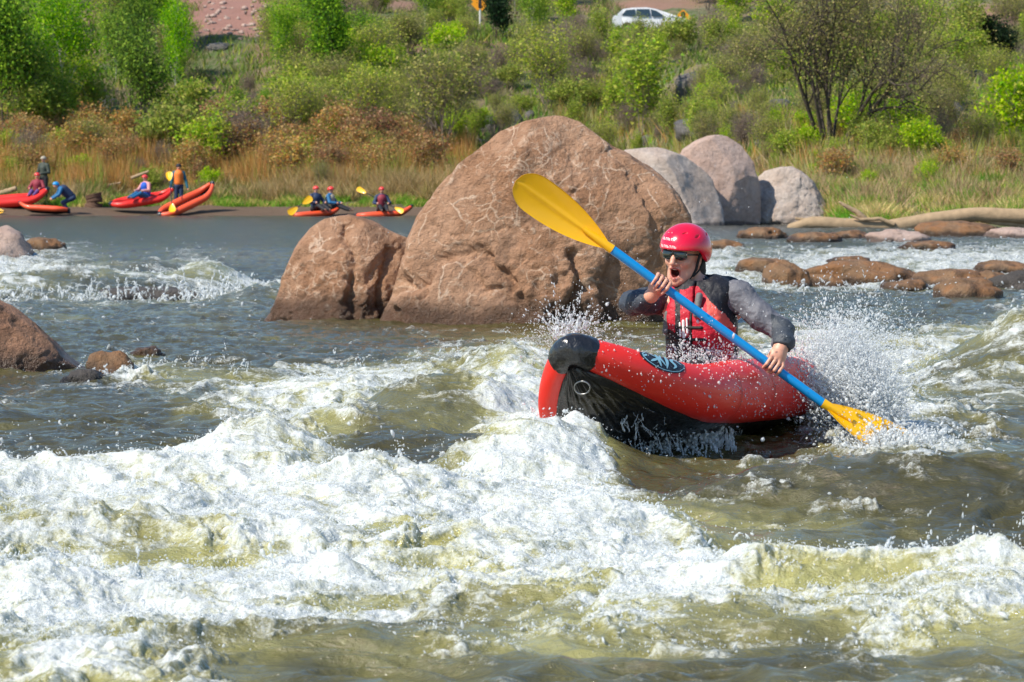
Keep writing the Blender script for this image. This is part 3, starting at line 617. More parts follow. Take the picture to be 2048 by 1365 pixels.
GRN = [(.12, .26, .03), (.20, .36, .04), (.30, .36, .07), (.08, .18, .02)]
TAN = [(.42, .33, .16), (.34, .29, .12), (.28, .30, .09), (.50, .40, .24)]
x, y = scatter(42000, -26, -1.5, 6.5, 17, 1, 1.0); blades('willow_thicket', x, y, 1.2, .016, RUST, '', .22, seed=2)
x, y = scatter(26000, -11, 3.0, 4.5, 9, 3, .7); blades('dry_golden_grass', x, y, .85, .02, GOLD, '', .55, seed=4)
x, y = scatter(15000, -26, -7, 4.2, 8, 5, .5); blades('dry_golden_grass', x, y, .55, .02, GOLD + GRN[:2], '', .5, seed=6)
x, y = scatter(26000, -26, 1, 2.8, 5.0, 7, .9); blades('bank_grass', x, y, .28, .02, GRN[:3] + GOLD[:1], '', .5, seed=8)
x, y = scatter(80000, 5.5, 19, .3, 12, 9, .9, 1.3); blades('bank_grass', x, y, .36, .020, [GRN[0], (.13, .36, .03), (.20, .42, .04), (.40, .42, .07), GOLD[1], GOLD[0], GOLD[1], (.74, .58, .28)], '', .6, seed=10, cs=.9)
x, y = scatter(26000, 5.5, 19, 2.5, 16, 11, .6); blades('dry_golden_grass', x, y, .6, .018, [GOLD[1], GOLD[0], (.70, .50, .25), GRN[1], (.45, .25, .12), GOLD[3]], '', .5, seed=12)
x, y = scatter(30000, 2, 30, 10, 34, 13, .5); blades('willow_thicket', x, y, .75, .02, RUST[1:] + TAN + OL[:2], '', .3, seed=14)
x, y = scatter(110000, -34, 34, 14, 110, 15, .35, .8); blades('hillside_grass', x, y, .55, .035, [tuple(c * .8 for c in q) for q in TAN + TAN + GRN + OL], '', .45, seed=16)  # grass colours darkened to stand for shadow gaps between the shrubs
x, y = scatter(45000, -34, 34, 12, 75, 17, .22, .8); blades('hillside_grass', x, y, .5, .04, GRN + OL[:2], '', .45, seed=18)
# ---- rocks on the hill
for i, (px, py, w_, h_, lb) in enumerate([
    (1020, 252, 50, 34, 'roundish grey white rock just above the left shoulder of the huge boulder'), (966, 262, 56, 30, 'flat pale rock left of the roundish one above the huge boulder'),
    (1386, 190, 74, 44, 'large grey purple rock below the white car'), (1405, 262, 110, 26, 'long flat pale slab above the pinkish boulder'),
    (1482, 222, 50, 20, 'pale rock under the left limbs of the largest willow'), (1506, 160, 44, 20, 'small white rock beside the black limb of the largest willow'), (1563, 218, 60, 20, 'pale slab at the stems of the largest willow'),
    (1908, 248, 56, 42, 'dark shadowed rock in the green bank at right'), (1945, 160, 44, 24, 'tan rock at upper right'), (1795, 290, 60, 16, 'low pale rock in the grass right of the largest willow'),
    (1950, 335, 56, 26, 'grey rock in the grass near the right edge'), (742, 312, 62, 34, 'pale yellowish rock between the two thin willows'), (707, 272, 52, 24, 'pale rock left of the yellowish one'), (758, 300, 30, 20, 'small rock behind the yellowish one'),
    (700, 225, 46, 18, 'flat white rock beneath the thick dark trunk'), (210, 212, 50, 18, 'pale rock between the white trunks and the black trunked tree'), (386, 245, 50, 22, 'white rock above the bright green bush'),
    (532, 312, 30, 26, 'white upright rock beside the grey brown leafless shrub'), (440, 98, 60, 12, 'pale slab at the foot of the red scree'), (905, 275, 34, 22, 'small pale rock behind the twin stems'),
    (1060, 236, 24, 14, 'tiny tan rock touching the huge boulder outline'), (1190, 268, 30, 18, 'small pale rock at the right shoulder of the huge boulder')]):
    low_rock(px, py, w_, h_, M_pale, lb, 100 + i, pos=hit(px, py))
for i in range(46):
    px, py = random.choice([(random.uniform(640, 1500), random.uniform(150, 310)), (random.uniform(1400, 2100), random.uniform(90, 330)), (random.uniform(0, 640), random.uniform(180, 300))])
    low_rock(px, py, random.uniform(12, 34), random.uniform(8, 18), M_pale, 'small pale stone scattered in the hillside grass', 200 + i, 'hillside_stone', pos=hit(px, py), group='small stones on the hillside', cat='stone')
for i in range(70):
    g = at(random.uniform(405, 540), 0, 1); px = random.uniform(405, 535); py = random.uniform(5, 85)
    low_rock(px, py, random.uniform(4, 15), random.uniform(3, 8), M_pink, 'small pinkish stone lying on the red scree slope', 300 + i, 'scree_stone', pos=hit(px, py), group='stones on the red scree', cat='stone')
# ---- driftwood
def log_mesh(pts, rad, name, mat, parent=None, seed=0, sides=20):
    pts = np.array(pts, float); n = 70; tt = np.linspace(0, 1, n); k = np.linspace(0, 1, len(pts))
    C = np.stack([np.interp(tt, k, pts[:, i]) for i in range(3)], 1); 
    for _ in range(3): C[1:-1] = (C[:-2] + C[1:-1] * 2 + C[2:]) / 4
    r = np.interp(tt, np.linspace(0, 1, len(rad)), rad); r = r * (1 + .10 * fbm2(tt * 9, tt * 0 + seed, 3)); r[0] *= .55; r[-1] *= .4
    T = np.gradient(C, axis=0); T /= np.linalg.norm(T, axis=1)[:, None]; up = np.array([0, 0, 1.]); U = np.cross(T, up); U /= np.linalg.norm(U, axis=1)[:, None] + 1e-9; W_ = np.cross(U, T)
    th = np.linspace(0, 2 * np.pi, sides, endpoint=False)
    V = C[:, None] + (np.cos(th)[None, :, None] * U[:, None] + np.sin(th)[None, :, None] * W_[:, None]) * (r[:, None] * (1 + .08 * pn2(th[None] * 1.5 + seed, tt[:, None] * 14)))[..., None]
    V = V.reshape(-1, 3); V = np.concatenate([C[:1], V, C[-1:]]); Fq = grid_faces(n, sides, True) + 1
    me = bpy.data.meshes.new(name); j = np.arange(sides)
    caps = [[0, 1 + (k_ + 1) % sides, 1 + k_] for k_ in j] + [[len(V) - 1, 1 + (n - 1) * sides + k_, 1 + (n - 1) * sides + (k_ + 1) % sides] for k_ in j]
    me.from_pydata(V.tolist(), [], Fq.tolist() + caps); return link(name, me, mat, parent)
Yl = 83.0
def wl(pts, Y): return [tuple(at(a, b, Y + (c if len(z_) > 2 else 0))) for z_ in pts for a, b, c in [tuple(list(z_) + [0])[:3]]]
o = log_mesh(wl([(1575, 458), (1622, 446), (1700, 450), (1780, 455), (1860, 440), (1950, 429), (2060, 434), (2150, 436)], Yl), [.10, .16, .17, .18, .18, .18, .20, .22], 'driftwood_log', M_stick, seed=1)
b = log_mesh(wl([(1735, 445), (1715, 425), (1690, 412), (1678, 404)], Yl), [.09, .07, .05, .03], 'branch', M_stick, o, 3)
b = log_mesh(wl([(1622, 448), (1608, 440), (1590, 437)], Yl), [.07, .05, .03], 'branch', M_stick, o, 15)
b = log_mesh(wl([(1790, 450), (1760, 438), (1722, 440), (1700, 430)], Yl - .2), [.06, .05, .04, .02], 'branch', M_stick, o, 16)
b = log_mesh(wl([(1960, 440), (2000, 446), (2050, 452)], Yl), [.06, .07, .05], 'branch', M_stick, o, 5)
tag(o, 'long bleached driftwood log with one broken branch lying along the right shore', 'log')
o = log_mesh(wl([(-60, 402), (-10, 391), (34, 377)], 131.5), [.12, .12, .10], 'driftwood_log', M_stick, seed=7); tag(o, 'short pale log end behind the red kayak at the far left', 'log')
o = log_mesh(wl([(262, 357), (280, 350), (298, 343)], 134), [.07, .07, .05], 'driftwood_branch', M_stick, seed=8); tag(o, 'pale stick poking up from the thicket left of the standing paddler', 'branch')
o = log_mesh(wl([(208, 373), (225, 369), (242, 366)], 134), [.05, .05, .04], 'driftwood_branch', M_stick, seed=9); tag(o, 'faint lower stick in the thicket above the tree stump', 'branch')
o = log_mesh(wl([(560, 378), (590, 384), (625, 392)], 133), [.12, .2, .14], 'driftwood_log', M_stick, seed=10); tag(o, 'pale log in the dry grass behind the pair in red helmets', 'log')
p = hit(190, 414); o = log_mesh([(p.x - .1, p.y, p.z - .2), (p.x, p.y, p.z + .15), (p.x - .08, p.y, p.z + .5)], [.42, .30, .34], 'tree_stump', simple('stump_wood', (.12, .065, .04), .95, 1, 14), seed=12)
tag(o, 'dark brown tree stump at the water edge right of the crouching paddler', 'stump')
# ================================================================== SDF MODELLER
class SDF:
    """distance field on a grid; shapes are blended together and meshed as one continuous surface"""
    def __init__(s, lo, hi, h):
        s.lo = np.array(lo, float); s.h = h; s.n = np.ceil((np.array(hi) - s.lo) / h).astype(int) + 1; s.f = np.full(s.n, .2, np.float32)
    def box(s, lo, hi):
        a = np.clip(np.floor((np.array(lo) - s.lo) / s.h).astype(int), 0, s.n); b = np.clip(np.ceil((np.array(hi) - s.lo) / s.h).astype(int) + 1, 0, s.n)
        sl = tuple(slice(i, j) for i, j in zip(a, b)); ax = [s.lo[i] + np.arange(a[i], b[i]) * s.h for i in range(3)]
        return sl, np.stack(np.meshgrid(*ax, indexing='ij'), -1).astype(np.float32)
    def put(s, fn, lo, hi, k=.01, mode='add'):
        pad = k * 2 + s.h * 3; sl, P = s.box(np.array(lo) - pad, np.array(hi) + pad)
        if min(P.shape[:3]) == 0: return
        d = fn(P); f = s.f[sl]
        if mode == 'cut': d = -d
        if mode == 'add': h = np.clip(.5 + .5 * (f - d) / k, 0, 1); r = f * (1 - h) + d * h - k * h * (1 - h)
        else: h = np.clip(.5 - .5 * (f - d) / k, 0, 1); r = f * (1 - h) + d * h + k * h * (1 - h)
        s.f[sl] = r
    def cone(s, a, b, ra, rb=None, k=.01, mode='add'):
        rb = ra if rb is None else rb; a = np.array(a, np.float32); b = np.array(b, np.float32); m = max(ra, rb)
        def fn(P):
            ab = b - a; t_ = np.clip(((P - a) @ ab) / (ab @ ab + 1e-12), 0, 1)
            return np.linalg.norm(P - a - t_[..., None] * ab, axis=-1) - (ra + (rb - ra) * t_)
        s.put(fn, np.minimum(a, b) - m, np.maximum(a, b) + m, k, mode)
    def ell(s, c, r, M=None, k=.01, mode='add'):
        """ellipsoid; M = 3x3 with the local axes as columns"""
        c = np.array(c, np.float32); r = np.array(r, np.float32); M = np.eye(3, dtype=np.float32) if M is None else np.array(M, np.float32); m = float(r.max())
        def fn(P):
            q = (P - c) @ M; k0 = np.linalg.norm(q / r, axis=-1); k1 = np.linalg.norm(q / (r * r), axis=-1) + 1e-6
            return k0 * (k0 - 1) / k1
        s.put(fn, c - m, c + m, k, mode)
    def chain(s, pts, rad, k=.01, mode='add'):
        for i in range(len(pts) - 1): s.cone(pts[i], pts[i + 1], rad[i], rad[i + 1], k, mode)
    def plane_cut(s, p, n):
        p = np.array(p, np.float32); n = np.array(n, np.float32); n /= np.linalg.norm(n)
        s.put(lambda P: -((P - p) @ n), s.lo, s.lo + s.n * s.h, .002, 'cut')
    def mesh(s, name, disp=None):
        f = s.f.copy(); f[0], f[-1], f[:, 0], f[:, -1], f[:, :, 0], f[:, :, -1] = (.2,) * 6
        g = vdb.FloatGrid(.2); g.copyFromArray(np.ascontiguousarray(np.clip(f, -.2, .2) / s.h))
        p, q = g.convertToQuads(isovalue=0.0); p = p * s.h + s.lo
        if disp is not None: p = disp(p)
        me = np_mesh(name, p, q[:, ::-1])
        vol = 0
        a, b, c = p[q[:, 0]], p[q[:, 2]], p[q[:, 1]]
        if np.einsum('ij,ij->i', a, np.cross(b, c)).sum() < 0: me.flip_normals()
        return me
def paint(me, fn):
    """material index of each face from its centre"""
    n = len(me.polygons); c = np.empty(n * 3, np.float32); me.polygons.foreach_get('center', c); me.polygons.foreach_set('material_index', fn(c.reshape(-1, 3)).astype(np.int32))
# ================================================================== KAYAKS
def glossy(name, col, rough=.3, coat=.3, bumpv=.12, bs=14, wet=False, vary=.12):
    t = NT(name); co = t.co(); n = t.noise(co, bs, 4, .6); c = t.mix(t.math('MULTIPLY', n, vary * 2), col, tuple(x * .6 for x in col))
    b = t.bsdf(Base_Color=c, Roughness=t.fmix(t.noise(co, bs * .7, 3), rough * .7, rough * 1.5), Coat_Weight=coat, Coat_Roughness=.08)
    t.set(b.inputs['Normal'], t.bump(n, bumpv, .02)); return t.m
M_red = glossy('red_kayak_skin', (.86, .028, .018), .38, .12, .10, 9, vary=.06)
M_orange = glossy('orange_red_kayak_skin', (.88, .10, .03), .4, .2, .1, 5)
M_black = glossy('black_coated_fabric', (.014, .014, .016), .27, .4, .8, 14)
M_yellow = glossy('yellow_blade_plastic', (1.0, .53, .002), .35, .25, .05, 30, vary=.05)
M_blue = glossy('blue_shaft', (.003, .30, .72), .35, .3, .04, 30, vary=.05)
M_metal = simple('steel_ring', (.35, .35, .35), .35, metal=1); M_lblue = simple('light_blue_print', (.25, .50, .62), .5); M_bprint = simple('blue_print', (.05, .12, .55), .5)
KL, KB, KH, KR, KT, KS = 2.9, .37, .33, .29, .30, .05; KSC = 370 / PXM
def k_profile(s):
    s = np.asarray(s, float); b = KB * (1 - np.clip(1 - s / KT, 0, 1) ** 2.2) ** .8; e = KT * .8
    b = b * (1 - np.clip((s - (1 - e)) / e, 0, 1) ** 2.5)
    z = KH * np.clip(1 - s / KR, 0, 1) ** 2 + KS * np.clip((s - .65) / .35, 0, 1) ** 2
    r = np.interp(s, [0, .04, .12, .25, .4, .6, .75, .9, 1], [.075, .088, .112, .150, .168, .170, .165, .130, .09])
    return KL * (.5 - s), b, z, r
def tube_frame(s, side, o):
    e = 1e-3; s = np.asarray(s, float)
    def P(q):
        x, b, z, r = k_profile(np.clip(q, 0, 1)); return np.stack([x, side * b, z], -1)
    T = P(s + e) - P(s - e); T /= np.linalg.norm(T, axis=-1)[..., None] + 1e-9
    up = np.array([0, 0, 1.]); O = np.cross(T, up) * side; O /= np.linalg.norm(O, axis=-1)[..., None] + 1e-9; U = np.cross(O, T) * side
    U *= np.sign(U[..., 2:] + 1e-9); return P(s), T, O, U, k_profile(s)[3] * o
def tube_pt(s, th, side, off=0.0, scale=1.0):
    """th: 0 = outward, 90 = up, -90 = down"""
    P, T, O, U, r = tube_frame(s, side, scale); c, s_ = np.cos(th)[..., None], np.sin(th)[..., None]
    # make sure O points outboard
    sg = np.where((O[..., 1:2] * side) < 0, -1.0, 1.0); return (P + (O * sg * c + U * s_) * (r + off)[..., None]) * KSC
def tube_mesh(name, side, s0, s1, n=110, m=36, sc=1.0, creases=True):
    s = np.linspace(s0, s1, n); th = np.linspace(0, 2 * np.pi, m, endpoint=False); Sg, Tg = np.meshgrid(s, th, indexing='ij')
    sc_ = 1.0
    V = tube_pt(Sg, Tg, side, 0, sc).reshape(-1, 3)
    if creases: d = fbm2(Sg.ravel() * 60, Tg.ravel() * 1.2 + side, 3, 5) * .003; V[:, 2] += d
    V = np.concatenate([V, V[:m].mean(0)[None], V[-m:].mean(0)[None]]); a = len(V) - 2; me = bpy.data.meshes.new(name); j = np.arange(m)
    f = grid_faces(n, m, True).tolist() + [[a, int((k + 1) % m), int(k)] for k in j] + [[a + 1, (n - 1) * m + int(k), (n - 1) * m + int((k + 1) % m)] for k in j]
    me.from_pydata(V.tolist(), [], f); me.update(); bm_ = bmesh.new(); bm_.from_mesh(me); bmesh.ops.recalc_face_normals(bm_, faces=bm_.faces); bm_.to_mesh(me); bm_.free(); return me
def floor_mesh(name, n=150, m=60):
    s = np.linspace(.012, .985, n); q = np.linspace(-1, 1, m); x, b, z, r = k_profile(s)
    A = tube_pt(s, np.full(n, R(-98)), 1, -.004) ; B = tube_pt(s, np.full(n, R(-70)), -1, .004); Cn = (A + B) / 2
    w_ = (q[None] + 1) / 2; P = A[:, None] * w_[..., None] + B[:, None] * (1 - w_[..., None])
    sag = (1 - q[None] ** 2) ** .6 * (r * .30 * KSC)[:, None] * np.clip(s / .05, 0.25, 1)[:, None]; P[..., 2] -= sag
    P[..., 0] += (1 - q[None] ** 2) * np.where(s < .08, .05 * (1 - s / .08), 0)[:, None]
    wr = fbm2(s[:, None] * 26 + q[None] * .5, q[None] * 9 + s[:, None] * 3, 4, 9, .6); P[..., 2] += wr * .032 * (1 - q[None] ** 4)
    me = np_mesh(name, P.reshape(-1, 3), grid_faces(n, m)[:, ::-1]); return me
def decal(name, poly, s0, th0, ls, lth, side, mat, parent, off=.003, n=26):
    """filled ellipse patch (poly None) or ribbon along poly, in the tube's own (length, angle) space"""
    if poly is None:
        rr = np.linspace(0, 1, 10); aa = np.linspace(0, 2 * np.pi, n * 2, endpoint=False); Rg, Ag = np.meshgrid(rr, aa, indexing='ij')
        V = tube_pt(s0 + ls * Rg * np.cos(Ag), th0 + lth * Rg * np.sin(Ag), side, off).reshape(-1, 3); me = np_mesh(name, V, grid_faces(10, n * 2, True))
    else:
        vs, fs = [], []
        for pl in poly:
            pts = np.array(pl[:-1], float); w_ = pl[-1]; k = np.linspace(0, len(pts) - 1, 16); C = np.stack([np.interp(k, np.arange(len(pts)), pts[:, i]) for i in (0, 1)], 1)
            for _ in range(2): C[1:-1] = (C[:-2] + 2 * C[1:-1] + C[2:]) / 4
            T = np.gradient(C, axis=0); N_ = np.stack([-T[:, 1], T[:, 0]], 1); N_ /= np.linalg.norm(N_, axis=1)[:, None] + 1e-9
            wv = w_ * .62 * np.sin(np.linspace(.25, np.pi - .25, 16))[:, None]
            for sg in (-1, 1):
                q = C + N_ * wv * sg; vs.append(tube_pt(s0 + ls * q[:, 0], th0 + lth * q[:, 1], side, off))
            o_ = (len(vs) - 2) * 16; fs += [[o_ + i, o_ + i + 1, o_ + 17 + i, o_ + 16 + i] for i in range(15)]
        me = bpy.data.meshes.new(name); me.from_pydata(np.concatenate(vs).tolist(), [], fs)
    return link(name, me, mat, parent)
KM = dict(side_tube=[tube_mesh('side_tube', sd_, .0, 1.0) for sd_ in (1, -1)], hull_bottom=floor_mesh('hull_bottom'),
          bow_cap=None)
def cap_mesh(name, s0, s1, sc=1.06):
    s_ = SDF((KSC * -1.6, -.35, -.3), (KSC * 1.6, .35, .5), .010) if False else None
    sd1 = SDF(np.array([(KL * (.5 - s1) - .25) * KSC, -.30, -.25]), np.array([(KL * (.5 - s0) + .25) * KSC, .30, .50]), .0085)
    ss = np.linspace(s0, s1, 7)
    for side in (1, -1):
        P = [tube_frame(q, side, 1.0)[0] * KSC for q in ss]; r = [float(k_profile(q)[3]) * KSC * sc for q in ss]; sd1.chain(P, r, .005)
    return sd1.mesh(name, lambda p: p + np.stack([fbm3(p, 14, 3, 2), fbm3(p, 14, 3, 4), fbm3(p, 20, 3, 6)], 1) * .010)
KM['bow_cap'] = cap_mesh('bow_cap', 0.0, .014, 1.10); KM['stern_cap'] = cap_mesh('stern_cap', .975, 1.0)
inner = SDF((-1.0, -.3, -.25), (.9, .3, .2), .014)
for q in np.linspace(-.8, .72, 12): inner.cone((q * KSC * 1.1, -.14, -.10), (q * KSC * 1.1, .14, -.10), .055, .055, .03)
KM['floor_cushion'] = inner.mesh('floor_cushion')
def kayak(M, red, label, group=None, detail=False):
    r = empty('inflatable_kayak'); tag(r, label, 'kayak', group); r.matrix_world = M
    for m in KM['side_tube']: link('side_tube', m if m.materials and m.materials[0] == red else m.copy(), red, r)
    link('hull_bottom', KM['hull_bottom'], M_black, r); link('bow_cap', KM['bow_cap'], M_black, r); link('stern_cap', KM['stern_cap'], M_black, r)
    link('floor_cushion', KM['floor_cushion'], M_black, r)
    return r
# main kayak pose: forward, port and up axes in the world (x right, z up, -y towards the camera)
yaw, pitch, roll = .41, .03, .25
cy, sy, cp, sp = math.cos(yaw), math.sin(yaw), math.cos(pitch), math.sin(pitch)
Fv = np.array([-sy * cp, sp, cy * cp]); P0 = np.array([cy, 0, sy]); U0 = np.cross(Fv, P0); Pv = P0 * math.cos(roll) + U0 * math.sin(roll); Uv = np.cross(Fv, Pv)
tow = lambda v: Vector((v[0], -v[2], v[1]))
def basis(f, p, u, loc):
    m = Matrix.Identity(4)
    for i, c in enumerate((f, p, u)):
        for j in range(3): m[j][i] = c[j]
    m.translation = loc; return m
KMAT = basis(tow(Fv), tow(Pv), tow(Uv), at(1375, 812, D0))
K = kayak(KMAT, M_red, 'large red inflatable kayak with black underside and oval emblem, its bow lifted')
e0, t0 = .112, R(38)
oval = decal('oval_emblem', None, e0, t0, .040, R(36), 1, M_black, K)
decal('emblem_ring', [[(math.cos(a) * 1.0, math.sin(a) * 1.0) for a in np.linspace(0, 6.2832, 17)] + [.045]], e0, t0, .040, R(36), 1, M_lblue, oval, .005)
decal('emblem_stroke', [[(.78, -.1), (.55, .55), (.3, .1), (.5, -.35), (.32, -.6), .13], [(.20, .8), (.12, .1), (.02, -.75), .12], [(.0, .75), (-.2, .1), (-.02, -.55), .10], [(-.25, .75), (-.3, .1), (-.22, -.7), .12],
                        [(-.22, .05), (-.62, .45), .10], [(-.3, .0), (-.62, -.5), .12], [(-.72, .2), (-.85, -.15), .09]], e0, t0, .040, R(36), 1, M_lblue, oval, .006)
decal('blue_emblem', [[(.9, .9), (.2, -.2), (-.3, -.9), .22], [(.7, .9), (-.2, .5), (-.9, -.4), .25], [(.3, .3), (-.5, .0), (-.9, -.8), .2]], .52, R(40), .035, R(20), 1, M_bprint, K, .004)
# tow ring on the underside just below the bow
th = np.linspace(0, 2 * np.pi, 28, endpoint=False); ringc = (tube_pt(np.array(.035), np.array(R(-75)), 1, 0) + tube_pt(np.array(.035), np.array(R(-75)), -1, 0)) / 2 + np.array([.03, 0, -.02])
seg = [(ringc + np.array([.012 * math.sin(a), .036 * math.cos(a), .028 * math.sin(a) - .02]), ringc + np.array([.012 * math.sin(b), .036 * math.cos(b), .028 * math.sin(b) - .02]), .0038, .0038) for a, b in zip(th, np.roll(th, -1))]
v_, f_ = tubes(seg, 8); link('tow_ring', np_mesh('tow_ring', v_, f_), M_metal, K)
for a_, w_, mt in ((78, .035, M_black),): decal('seam_strip', [[(q, 0) for q in np.linspace(-1, 1, 14)] + [w_]], .50, R(a_), .44, R(60), 1, mt, K, .005)
M_seam = glossy('dark_red_seam', (.50, .012, .010), .45, .1, .1, 20)
for s_ in (.30, .47, .66, .84): decal('panel_seam', [[(0, q) for q in np.linspace(-1, 1, 12)] + [.5]], s_, R(10), .005, R(75), 1, M_seam, K, .005)
# ---- paddle
def blade_mesh(name, L=.50, W=.105, sg=1):
    n, m = 60, 28; t_ = np.linspace(0, 1, n); w_ = W * np.clip(np.sin(np.clip(t_ * 1.02, 0, 1) ** .75 * np.pi * .62) ** 1.15, .16, 1) * np.where(t_ > .8, np.sqrt(np.clip(1 - ((t_ - .8) / .2) ** 2.2, 0, 1)) * .999 + .001, 1)
    q = np.linspace(-1, 1, m); X = np.repeat((t_ * L)[:, None], m, 1); Y = w_[:, None] * q[None]
    ridge = .010 * np.exp(-(q[None] / .13) ** 2) * np.clip(1.02 - t_[:, None], 0, 1) ** .5; Z = -.018 * (1 - q[None] ** 2) * np.sin(t_[:, None] * 3.0) + ridge + .03 * t_[:, None] ** 2
    th_ = .0035; top = np.stack([X, Y, Z + th_], -1).reshape(-1, 3); bot = np.stack([X, Y, Z - th_ - ridge * 2], -1).reshape(-1, 3)
    V = np.concatenate([top, bot]); F1 = grid_faces(n, m)[:, ::-1]; F2 = F1[:, ::-1] + n * m
    ed = []
    for i in range(n - 1): ed += [[i * m, (i + 1) * m, (i + 1) * m + n * m, i * m + n * m], [i * m + m - 1, i * m + m - 1 + n * m, (i + 1) * m + m - 1 + n * m, (i + 1) * m + m - 1]]
    for j in range(m - 1): ed += [[(n - 1) * m + j, (n - 1) * m + j + 1, (n - 1) * m + j + 1 + n * m, (n - 1) * m + j + n * m]]
    return np_mesh(name, V, np.concatenate([F1, F2, np.array(ed)]))
PT = .36   # how far the paddle and hands are in front of the paddler's spine (towards the camera)
pa, pb = at(1224, 499, D0 - PT - .06), at(1645, 806, D0 - PT + .02); ax = (pb - pa).normalized()
pad = empty('kayak_paddle'); tag(pad, 'blue shafted paddle with yellow blades held across the body by the near kayaker', 'paddle'); pad.matrix_world = Matrix.Translation(pa)
v_, f_ = tubes([((0, 0, 0), tuple(pb - pa), .0205, .0205)], 24); link('shaft', np_mesh('shaft', v_, f_), M_blue, pad)
def frame_x(x, near):
    x = x.normalized(); z_ = (near - x * near.dot(x)).normalized(); y_ = z_.cross(x); m = Matrix.Identity(4)
    for i, c in enumerate((x, y_, z_)):
        for j in range(3): m[j][i] = c[j]
    return m
for A, tipx, near, W_, Lk in ((pa, at(1030, 361, D0 - PT - .12), Vector((-.42, -1, .30)), .090, 1.0), (pb, at(1850, 925, D0 - PT + .02), Vector((.15, -1, .9)), .10, 1.0)):
    d = tipx - A; b = link('blade', blade_mesh('blade', d.length * Lk, W_), M_yellow, pad); b.matrix_parent_inverse = Matrix.Identity(4); b.matrix_basis = Matrix.Translation(A - pa) @ frame_x(d, near)
    seg = [((0, 0, 0), tuple(d.normalized() * .16), .0225, .012)]; v_, f_ = tubes(seg, 20); c_ = link('socket', np_mesh('socket', v_, f_), M_yellow, b); c_.matrix_parent_inverse = b.matrix_basis.inverted(); c_.matrix_basis = Matrix.Translation(A - pa)
# ================================================================== THE KAYAKER
def skin_mat(name, col, rough=.45):
    t = NT(name); co = t.co(); n = t.noise(co, 30, 4, .6); c = t.mix(n, col, (col[0] * .85, col[1] * .62, col[2] * .55))
    b = t.bsdf(Base_Color=c, Roughness=rough, Subsurface_Weight=.12, Subsurface_Scale=.01); b.inputs['Subsurface Radius'].default_value = (1, .3, .15); t.set(b.inputs['Normal'], t.bump(t.noise(co, 160, 3), .15, .003)); return t.m
M_skin = skin_mat('skin', (.74, .42, .30)); M_lip = skin_mat('lips', (.50, .17, .14), .35); M_mouth = simple('mouth_inside', (.10, .012, .012), .5); M_teeth = simple('teeth', (.7, .66, .58), .3)
def cloth(name, col, bs=30, rough=.75, bump=.5, sheen=0):
    t = NT(name); co = t.co(); n = t.noise(co, bs, 5, .65); m = t.noise(co, bs * .3, 3); c = t.mix(t.math('MULTIPLY', m, .5), col, tuple(x * .45 for x in col))
    dr = t.ramp(t.noise(co, bs * 3.3, 2), .66, .70); c = t.mix(t.math('MULTIPLY', dr, .35), c, tuple(min(1, x + .25) for x in col))
    b = t.bsdf(Base_Color=c, Roughness=t.fmix(m, rough * .6, rough)); t.set(b.inputs['Normal'], t.bump(n, bump, .015)); return t.m
M_vr = cloth('red_vest_fabric', (.60, .008, .032)); M_vc = cloth('coral_vest_fabric', (.85, .12, .09)); M_vb = cloth('black_vest_fabric', (.012, .012, .018)); M_vm = cloth('maroon_vest_fabric', (.16, .008, .02)); M_vg = cloth('grey_pocket', (.16, .17, .17))
M_sg = cloth('grey_sleeve', (.16, .16, .185), 34); M_sd = cloth('charcoal_sleeve', (.055, .065, .08), 34); M_sn = cloth('navy_sleeve', (.045, .055, .075), 30); M_leg = cloth('wetsuit_legs', (.02, .02, .025))
M_helm = glossy('red_helmet_shell', (.78, .004, .04), .22, .6, .03, 30, vary=.05); M_hole = simple('vent_hole', (.02, .004, .006), .8); M_white = simple('white_print', (.85, .85, .85), .5)
M_lens = glossy('dark_lens', (.008, .012, .010), .06, 1.0, 0, 10); M_strap = simple('black_webbing', (.012, .012, .012), .7); M_hair = simple('dark_brown_hair', (.035, .02, .014), .7, .8, 60)
def K3(px, py, tw): return np.array(at(px, py, D0 - tw))
# head frame: x person's left, y face forward, z up
hy, hp, hr = R(-30), R(-3), R(-5)
fw = np.array([math.sin(hy) * math.cos(hp), -math.cos(hy) * math.cos(hp), math.sin(hp)]); lf = np.array([math.cos(hy), math.sin(hy), 0.0])
up_ = np.cross(lf, fw); up_ /= np.linalg.norm(up_)
if up_[2] < 0: up_ = -up_
lf, up_ = lf * math.cos(hr) + up_ * math.sin(hr), up_ * math.cos(hr) - lf * math.sin(hr)
HM = np.stack([lf, fw, up_], 1); HC = K3(1368, 510, .03)
hd = lambda x, y, z: HC + HM @ np.array([x, y, z], float)
tl = lambda P: (P - HC) @ HM
body = SDF(K3(1238, 600, -.30) * [1, 1, 0] + [0, 0, K3(1400, 905, 0)[2]], [K3(1592, 600, 0)[0], D0 + .30, K3(1400, 440, 0)[2]], .0036)
body.lo[1] = D0 - .62; body.n = np.ceil((np.array([K3(1592, 600, 0)[0], D0 + .28, K3(1400, 440, 0)[2]]) - body.lo) / body.h).astype(int) + 1; body.f = np.full(body.n, .2, np.float32)
B = body
